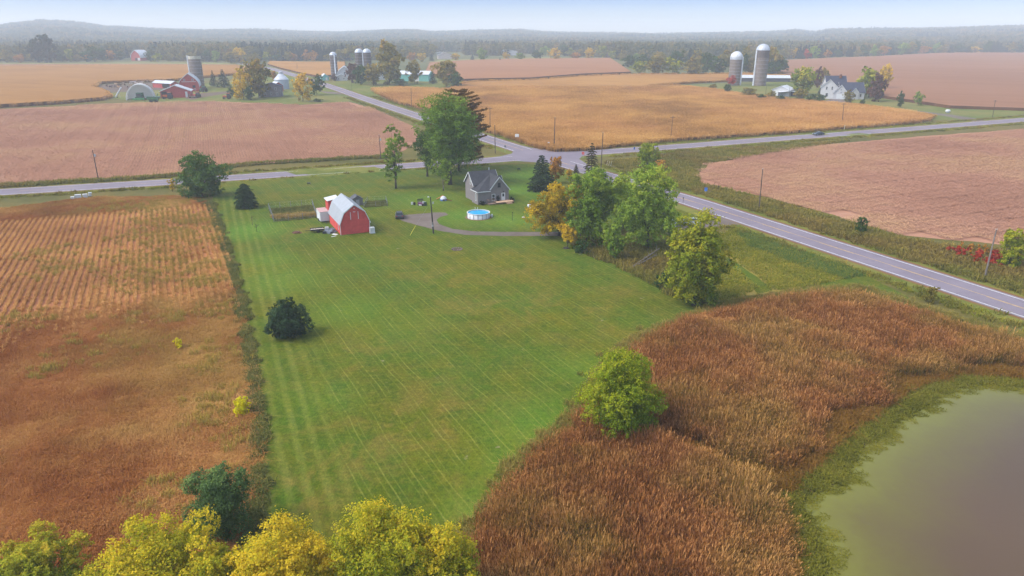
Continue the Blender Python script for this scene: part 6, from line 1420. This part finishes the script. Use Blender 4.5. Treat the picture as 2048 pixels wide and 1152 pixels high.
B('thin_tree', 'thin yellowish tree behind the grove beside the drive', 'tree', 1247, 414, 352, 50, L_YELGRN, 3600, .34, .3, 9, tr=.14, limbs=6)
B('thin_tree', 'greenish young tree between the grove and the road', 'tree', 1330, 452, 392, 52, L_LOCUST, 4200, .34, .12, 9, limbs=6)
B('thin_tree', 'leafy dark tree in the gap behind the broad locust', 'tree', 1222, 412, 366, 44, L_DKGREEN, 2600, .34, .2, 8, limbs=5)
B('ash_tree', 'largest yellow green tree at the right end of the woods', 'tree', 1384, 610, 424, 140, L_YELGRN, 26000, .34, .06, 30, .2, .48, tr=.3, limbs=12)
B('wood_shrub', 'dark shrub at the left foot of the largest yellow green tree', 'shrub', 1335, 575, 545, 52, L_DKGREEN, 2000, .3, .02, 8, limbs=4)
B('wood_shrub', 'dark low shrub between the two narrow locusts', 'shrub', 1160, 505, 478, 50, L_DKGREEN, 1800, .3, .02, 7, limbs=4)
B('round_tree', 'round yellow green tree alone beside the right road', 'tree', 1294, 336, 287, 54, L_LIME, 6500, .38, .04, 12, .5, .45, hue=.0, limbs=5)
B('orange_shrub', 'orange shrub at the foot of the round roadside tree', 'shrub', 1320, 343, 319, 26, L_ORANGE, 1800, .3, .02, 7, hue=.25, limbs=4)
B('poplar_clump', 'dense green tree clump at the left end of the lawn', 'tree', 404, 393, 306, 104, L_CLUMP, 17000, .36, .03, 22, .25, .5, hue=.12, tr=.3, limbs=10)
B('yellow_sapling', 'slim yellow sapling left of the dense green clump', 'tree', 345, 383, 358, 16, L_YELLOW, 900, .26, .2, 6, limbs=4)
spruce('pine_tree', 'small dark pine on the lawn left of the red barn', 'pine tree', 493, 415, 366, 52, L_PINE, 12000, .3, .03, levels=15, round_=.7)
B('round_pine', 'round dark pine bush alone on the mown lawn', 'pine tree', 578, 672, 602, 90, L_PINE, 30000, .17, .02, 34, .15, .42, limbs=8, hue=.05)
B('marsh_tree', 'bright green rounded tree between the two reed beds', 'tree', 1240, 872, 703, 170, L_LIME, 42000, .17, .08, 34, .2, .46, .2, tr=.17, limbs=12, hue=.0)
# foreground row below the camera
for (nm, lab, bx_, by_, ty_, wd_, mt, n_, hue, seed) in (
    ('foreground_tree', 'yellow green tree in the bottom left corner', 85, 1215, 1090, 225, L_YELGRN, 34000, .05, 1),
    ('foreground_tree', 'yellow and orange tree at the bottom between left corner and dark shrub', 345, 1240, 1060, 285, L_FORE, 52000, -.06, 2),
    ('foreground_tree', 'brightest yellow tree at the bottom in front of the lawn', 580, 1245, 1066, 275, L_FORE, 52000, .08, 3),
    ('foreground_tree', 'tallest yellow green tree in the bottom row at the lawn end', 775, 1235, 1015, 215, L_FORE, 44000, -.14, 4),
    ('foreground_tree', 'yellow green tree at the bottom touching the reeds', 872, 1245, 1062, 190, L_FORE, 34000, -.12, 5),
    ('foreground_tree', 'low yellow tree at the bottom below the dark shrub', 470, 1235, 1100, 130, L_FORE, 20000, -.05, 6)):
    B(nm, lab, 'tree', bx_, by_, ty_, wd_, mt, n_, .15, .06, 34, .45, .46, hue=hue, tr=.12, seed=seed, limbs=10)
B('dark_shrub', 'dark bluish green shrub at the bottom edge of the near field', 'shrub', 448, 1070, 944, 138, L_BLUISH, 22000, .16, .02, 18, .15, .5, hue=.05, limbs=8, tr=.08)
B('goldenrod', 'bright yellow flowering shrub near the lawn edge in the field', 'shrub', 486, 829, 796, 44, L_GOLD, 3000, .15, .02, 9, limbs=4, tr=.03)
B('goldenrod', 'small yellow flowering shrub alone in the near field', 'shrub', 358, 697, 677, 30, L_GOLD, 1500, .15, .02, 7, limbs=4, tr=.03)
# right roadside
B('roadside_tree', 'bright yellow green tree at the right edge beside the leaning pole', 'tree', 2015, 536, 456, 58, L_LIME, 9000, .28, .06, 14, .35, .48, hue=.14, limbs=7)
for i, (bx_, by_, ty_, wd_, mt, lab) in enumerate(((1955, 520, 497, 60, L_RED, 'deep red sumac left of the leaning pole'), (1985, 528, 500, 60, L_RED, 'red sumac right behind the leaning pole'), (1915, 510, 492, 48, L_RED, 'red sumac at the left end of the row'), (1940, 505, 488, 62, L_ORANGE, 'orange and yellow shrub above the red sumac'), (2045, 520, 482, 40, L_RED, 'dark red shrub at the right picture edge behind the yellow green tree'))):
    B('sumac_shrub', lab, 'shrub', bx_, by_, ty_, wd_, mt, 2600, .24, .02, 9, .1, hue=.2 if mt is L_ORANGE else 0, limbs=4, group='sumac shrubs on the right roadside')
B('field_shrub', 'small dark green shrub in front of the right soybean field', 'shrub', 1721, 466, 435, 28, L_DKGREEN, 2200, .24, .02, 8, limbs=4)
B('verge_shrub', 'small olive shrub between reeds and the road', 'shrub', 1860, 606, 574, 32, L_OLIVE, 1800, .18, .02, 8, limbs=5)
for (px, py, ty, wd, lab) in ((1428, 382, 364, 9, 'bare leafless sapling nearer to the blue sign'), (1436, 383, 367, 8, 'bare leafless sapling right of the other by the blue sign')):
    x, y, z, h, w2 = place_tree(px, py, ty, wd); t = thing('bare_sapling', lab, 'sapling', (x, y, z)); mb = MB(); rg = random.Random(px); mb.tube((0, 0, 0), (0, 0, h), .05, .015, 5)
    for k in range(9): a = rg.uniform(0, 6.28); z0 = h * rg.uniform(.3, .85); mb.tube((0, 0, z0), (math.cos(a) * w2 * .4, math.sin(a) * w2 * .4, z0 + h * .22), .025, .008, 4)
    mb.build('trunk', BARK, t)
for (px, py, ty, lab) in ((505, 450, 432, 'bare little fruit tree on the lawn left of the fenced garden'), (514, 464, 448, 'tiny bare fruit tree nearer the camera than the other')):
    x, y, z, h, w2 = place_tree(px, py, ty, 14); t = thing('bare_sapling', lab, 'sapling', (x, y, z)); mb = MB(); rg = random.Random(px); mb.tube((0, 0, 0), (0, 0, h), .05, .015, 5)
    for k in range(10): a = rg.uniform(0, 6.28); z0 = h * rg.uniform(.4, .85); mb.tube((0, 0, z0), (math.cos(a) * w2 * .45, math.sin(a) * w2 * .45, z0 + h * .2), .025, .008, 4)
    mb.build('trunk', BARK, t)
# ------------------------------------------------------------------ far farm trees
FT = ftree
FT('left bluish spruce beside the open-topped silo', 428, 173, 140, 22, L_SPRUCE, 'cone', 0); FT('right and wider bluish spruce beside the open-topped silo', 448, 175, 138, 38, L_SPRUCE, 'cone', 1)
FT('bright yellow tree left of the big dark farm tree', 488, 199, 137, 46, L_YELLOW, 'tall', 0); FT('big dark tree over the old grey house', 518, 195, 120, 62, L_OLIVE, 'broad', 0)
FT('orange topped tree right of the old grey house', 606, 203, 147, 44, L_YELLOW, 'tall', 1); FT('dark green tree beside the road right of the old grey house', 634, 190, 149, 34, L_DKGREEN, 'broad', 1)
FT('low green shrub under the bright yellow farm tree', 470, 192, 174, 34, L_DKGREEN, 'broad', 2, 'farm_shrub', 'shrub'); FT('small green tree in front of the bright yellow farm tree', 500, 200, 172, 24, L_DKGREEN, 'broad', 3, 'farm_shrub', 'shrub')
FT('low dark shrub on the grass below the dark green roadside tree', 636, 204, 197, 20, L_DKGREEN, 'broad', 1, 'farm_shrub', 'shrub'); FT('orange bush behind the steel grain bin', 549, 162, 142, 14, L_ORANGE, 'broad', 2)
FT('tallest olive tree of the middle farm', 779, 169, 82, 76, L_OLIVE, 'broad', 3); FT('reddish tree at the left of the middle farm clump', 706, 166, 127, 32, L_MAROON, 'broad', 2)
FT('dark green tree in the middle of the farm clump', 722, 169, 131, 36, L_DKGREEN, 'broad', 0); FT('olive tree at the right of the middle farm clump', 747, 171, 128, 40, L_OLIVE, 'broad', 1)
FT('orange topped green tree in front of the teal shed', 830, 168, 121, 36, L_OLIVE, 'tall', 2); FT('small dark spruce right of the teal shed', 866, 168, 138, 22, L_SPRUCE, 'cone', 0)
FT('wide orange brown tree at the right of the middle farm', 893, 174, 122, 60, L_OLIVE, 'broad', 2); FT('dark maroon shrub left of the white arched barn', 668, 162, 148, 16, L_MAROON, 'broad', 1, 'farm_shrub', 'shrub')
FT('low green tree before the wide orange brown tree', 913, 177, 146, 30, L_DKGREEN, 'broad', 0); FT('low dark shrub at the foot of the tallest olive tree', 800, 172, 158, 34, L_DKGREEN, 'broad', 2, 'farm_shrub', 'shrub')
FT('yellow topped round tree left of the white farmhouse', 1606, 190, 135, 60, L_YELGRN, 'broad', 0); FT('reddish tree behind the yellow topped round tree', 1634, 176, 133, 24, L_MAROON, 'tall', 0); FT('narrow green tree behind the left end of the white farmhouse', 1646, 172, 135, 22, L_OLIVE, 'tall', 1)
FT('yellow green tree right of the white farmhouse', 1737, 195, 135, 64, L_YELGRN, 'broad', 1); FT('thin yellow tree behind the right farm', 1768, 180, 129, 30, L_YELLOW, 'tall', 2); FT('dark purple green tree at the right end of the farm', 1750, 203, 146, 42, L_MAROON, 'broad', 3)
FT('red vine bush at the foot of the white-domed silo', 1461, 172, 150, 20, L_RED, 'broad', 1, 'vine_bush', 'shrub')
for i, (px, py, ty, wd, mt, lab) in enumerate(((1453, 188, 168, 18, L_DKGREEN, 'green bush below the white-domed silo'), (1425, 178, 168, 22, L_OLIVE, 'low bush in the weeds left of the white-domed silo'), (1497, 195, 176, 34, L_OLIVE, 'olive bush below the tallest brown silo'), (1522, 201, 188, 19, L_DKGREEN, 'dark round bush between silo and white shed'), (1542, 199, 181, 20, L_OLIVE, 'yellowish bush left of the white open shed'), (1561, 204, 191, 20, L_DKGREEN, 'low green bush in front of the white open shed'), (1598, 204, 178, 28, L_OLIVE, 'olive bush right of the dark lean-to'), (1620, 206, 188, 26, L_DKGREEN, 'dark bush in front of the yellow topped round tree'), (1641, 207, 189, 20, L_DKGREEN, 'green bush at the left side of the farm lane'), (1694, 208, 180, 24, L_OLIVE, 'lollipop shaped tree in front of the white farmhouse'), (1724, 210, 198, 13, L_DKGREEN, 'tiny dark bush on the farmhouse lawn'), (1640, 188, 171, 13, L_SPRUCE, 'small spruce before the faded red roof'), (1798, 215, 182, 15, L_DKGREEN, 'narrow green sapling right of the farm'), (1836, 211, 183, 20, L_LOCUST, 'rounder green sapling right of the narrow one'))):
    FT(lab, px, py, ty, wd, mt, 'cone' if mt is L_SPRUCE else 'tall' if i in (9, 12) else 'broad', i % 3, 'farm_bush', 'shrub', 'bushes and saplings of the right farm')
# grove behind the silos
for i, (px, py, ty, wd, mt) in enumerate(((1258, 134, 111, 34, L_DKGREEN), (1285, 135, 108, 36, L_DKGREEN), (1278, 148, 122, 36, L_YELGRN), (1310, 149, 112, 46, L_OLIVE), (1318, 134, 104, 40, L_OLIVE), (1345, 149, 114, 44, L_YELGRN), (1352, 136, 102, 40, L_DKGREEN), (1385, 150, 116, 48, L_OLIVE), (1378, 132, 96, 26, L_SPRUCE), (1400, 138, 100, 40, L_OLIVE), (1412, 148, 106, 34, L_DKGREEN), (1432, 149, 114, 44, L_DKGREEN), (1450, 140, 100, 34, L_OLIVE), (1480, 148, 108, 40, L_DKGREEN), (1470, 130, 90, 24, L_SPRUCE), (1500, 148, 116, 30, L_OLIVE), (1540, 149, 95, 44, L_OLIVE), (1560, 148, 112, 40, L_DKGREEN), (1545, 150, 124, 50, L_DKGREEN), (1490, 138, 92, 30, L_OLIVE))):
    lab = {L_DKGREEN: 'dark green tree in the grove behind the two right silos', L_YELGRN: 'yellowish tree in the grove behind the two right silos', L_OLIVE: 'olive tree in the grove behind the two right silos', L_SPRUCE: 'dark pointed tree in the grove behind the two right silos'}[mt]
    FT(lab, px, py, ty, wd, mt, 'cone' if mt is L_SPRUCE else 'broad', i % 4, 'grove_tree', 'tree', 'trees of the grove behind the right silos')
# edge of the far woods: trees one can tell apart
NAMED = [(95, 125, 70, 50, L_SPRUCE, 'broad', 'tall dark tree clump at the left edge of the far woods'), (75, 125, 86, 34, L_SPRUCE, 'broad', 'dark tree left of the tall far clump'), (190, 124, 92, 50, L_DKGREEN, 'broad', 'wide dark tree left of the distant red barn'), (300, 123, 103, 18, L_DKGREEN, 'broad', 'dark tree just right of the distant red barn'), (316, 124, 106, 22, L_YELGRN, 'broad', 'pale yellow green tree right of the distant red barn'),
         (480, 126, 96, 34, L_YELLOW, 'broad', 'yellow topped tree at the wood edge above the far left field'), (462, 127, 104, 30, L_OLIVE, 'broad', 'olive tree left of the yellow topped wood edge tree'), (505, 127, 106, 34, L_OLIVE, 'broad', 'brown tree right of the yellow topped wood edge tree'), (648, 108, 87, 13, L_ORANGE, 'tall', 'bright orange red tree glowing in the distant woods'),
         (700, 122, 90, 50, L_OLIVE, 'broad', 'olive tree in the woods behind the paired silos'), (720, 118, 92, 26, L_MAROON, 'broad', 'maroon tree above the paired silos'), (842, 124, 106, 24, L_YELLOW, 'broad', 'bright yellow tree left of the pinkish distant house'), (824, 124, 105, 22, L_ORANGE, 'broad', 'orange tree behind the orange topped farm tree'), (863, 122, 107, 14, L_SPRUCE, 'cone', 'small dark spruce left of the pinkish distant house'),
         (912, 120, 107, 22, L_YELLOW, 'broad', 'yellow shrub right of the pinkish distant house'), (945, 121, 108, 12, L_SPRUCE, 'cone', 'small dark spruce on the far pasture'), (963, 122, 96, 24, L_LOCUST, 'tall', 'pale green tree on the far pasture'), (1000, 123, 114, 7, L_SPRUCE, 'cone', 'tiny lone spruce on the far field edge'), (1012, 119, 104, 18, L_YELLOW, 'broad', 'yellowish tree beneath the long white roof'), (1108, 120, 96, 30, L_YELLOW, 'tall', 'golden yellow tree at the far field edge'), (1180, 119, 96, 24, L_YELLOW, 'tall', 'round golden tree right of the taller golden one'), (1152, 119, 105, 26, L_ORANGE, 'broad', 'brownish orange tree between the two golden trees'),
         (1040, 121, 106, 22, L_LOCUST, 'broad', 'pale tree left of the golden far field trees'), (1075, 120, 100, 26, L_DKGREEN, 'broad', 'grey green tree left of the golden far field trees'), (1590, 117, 96, 14, L_YELLOW, 'broad', 'small yellow tree in the woods above the right farm'), (1615, 118, 98, 22, L_RED, 'broad', 'reddish tree in the woods above the right farm'), (1755, 113, 97, 22, L_OLIVE, 'broad', 'pale olive tree at the edge of the upper right field'), (1950, 106, 93, 24, L_YELLOW, 'broad', 'pale yellow tree at the edge of the upper right field'), (40, 125, 108, 26, L_ORANGE, 'broad', 'orange tinted tree at the far left wood edge')]
for px, py, ty, wd, mt, kd, lab in NAMED: FT(lab, px, py, ty, wd, mt, kd, int(px) % 3, 'wood_edge_tree')
re_ = random.Random(12)
for i in range(len(FEDGE) - 1):
    (x0, y0), (x1, y1) = FEDGE[i], FEDGE[i + 1]
    if 255 < (x0 + x1) / 2 < 300 or 860 < (x0 + x1) / 2 < 1100: continue
    n = max(1, int((x1 - x0) / 17))
    for k in range(n):
        px = x0 + (x1 - x0) * (k + re_.uniform(.2, .8)) / n; py = y0 + (y1 - y0) * (px - x0) / (x1 - x0) + re_.uniform(0, 1.2)
        if not -40 < px < 2090 or any(abs(px - q[0]) < 8 and abs(py - q[1]) < 5 for q in NAMED) or 1290 < px < 1500: continue
        mt = re_.choice([L_DKGREEN, L_DKGREEN, L_DKGREEN, L_OLIVE, L_OLIVE, L_SPRUCE, L_LOCUST, L_YELGRN, L_ORANGE]); kd = 'cone' if mt is L_SPRUCE else re_.choice(['broad', 'broad', 'tall'])
        side = 'left wood edge beyond the corn' if px < 520 else 'wood edge behind the middle farm' if px < 860 else 'wood edge beyond the middle fields' if px < 1300 else 'wood edge above the upper right field'
        nm = {L_DKGREEN: 'dark green', L_OLIVE: 'olive', L_SPRUCE: 'dark pointed', L_LOCUST: 'pale green', L_YELGRN: 'yellow green', L_ORANGE: 'orange brown'}[mt]
        FT('%s tree along the %s' % (nm, side), px, py, py - re_.uniform(14, 26), re_.uniform(16, 28), mt, kd, re_.randint(0, 3), 'wood_edge_tree', 'tree', 'trees along the ' + side)

# ------------------------------------------------------------------ pieces that can be picked apart become parts of their own
def split_pieces(o):
    bm = bmesh.new(); bm.from_mesh(o.data); seen = {}; comps = []
    for v in bm.verts:
        if v in seen: continue
        st = [v]; seen[v] = len(comps); comp = [v]
        while st:
            q = st.pop()
            for e in q.link_edges:
                k = e.other_vert(q)
                if k not in seen: seen[k] = len(comps); st.append(k); comp.append(k)
        comps.append(comp)
    if len(comps) < 2: bm.free(); return
    nm = o.name.split('.')[0]; mats = list(o.data.materials); sm = o.data.polygons[0].use_smooth
    for comp in comps:
        ix = {v: i for i, v in enumerate(comp)}; fs = {f for v in comp for f in v.link_faces}
        me = bpy.data.meshes.new(nm); me.from_pydata([tuple(v.co) for v in comp], [], [[ix[v] for v in f.verts] for f in fs])
        for m in mats: me.materials.append(m)
        me.polygons.foreach_set('use_smooth', [sm] * len(me.polygons))
        p = bpy.data.objects.new(nm, me); C.objects.link(p); p.parent = o.parent; p.matrix_local = o.matrix_local.copy()
    bm.free(); bpy.data.objects.remove(o)
for o in [o for o in C.objects if o.type == 'MESH' and o.parent and o.name.split('.')[0] in ('trim', 'rung', 'hoop', 'insulator', 'side_rail', 'leg', 'deck_board', 'rail', 'hinge_strap', 'gutter')]:
    split_pieces(o)
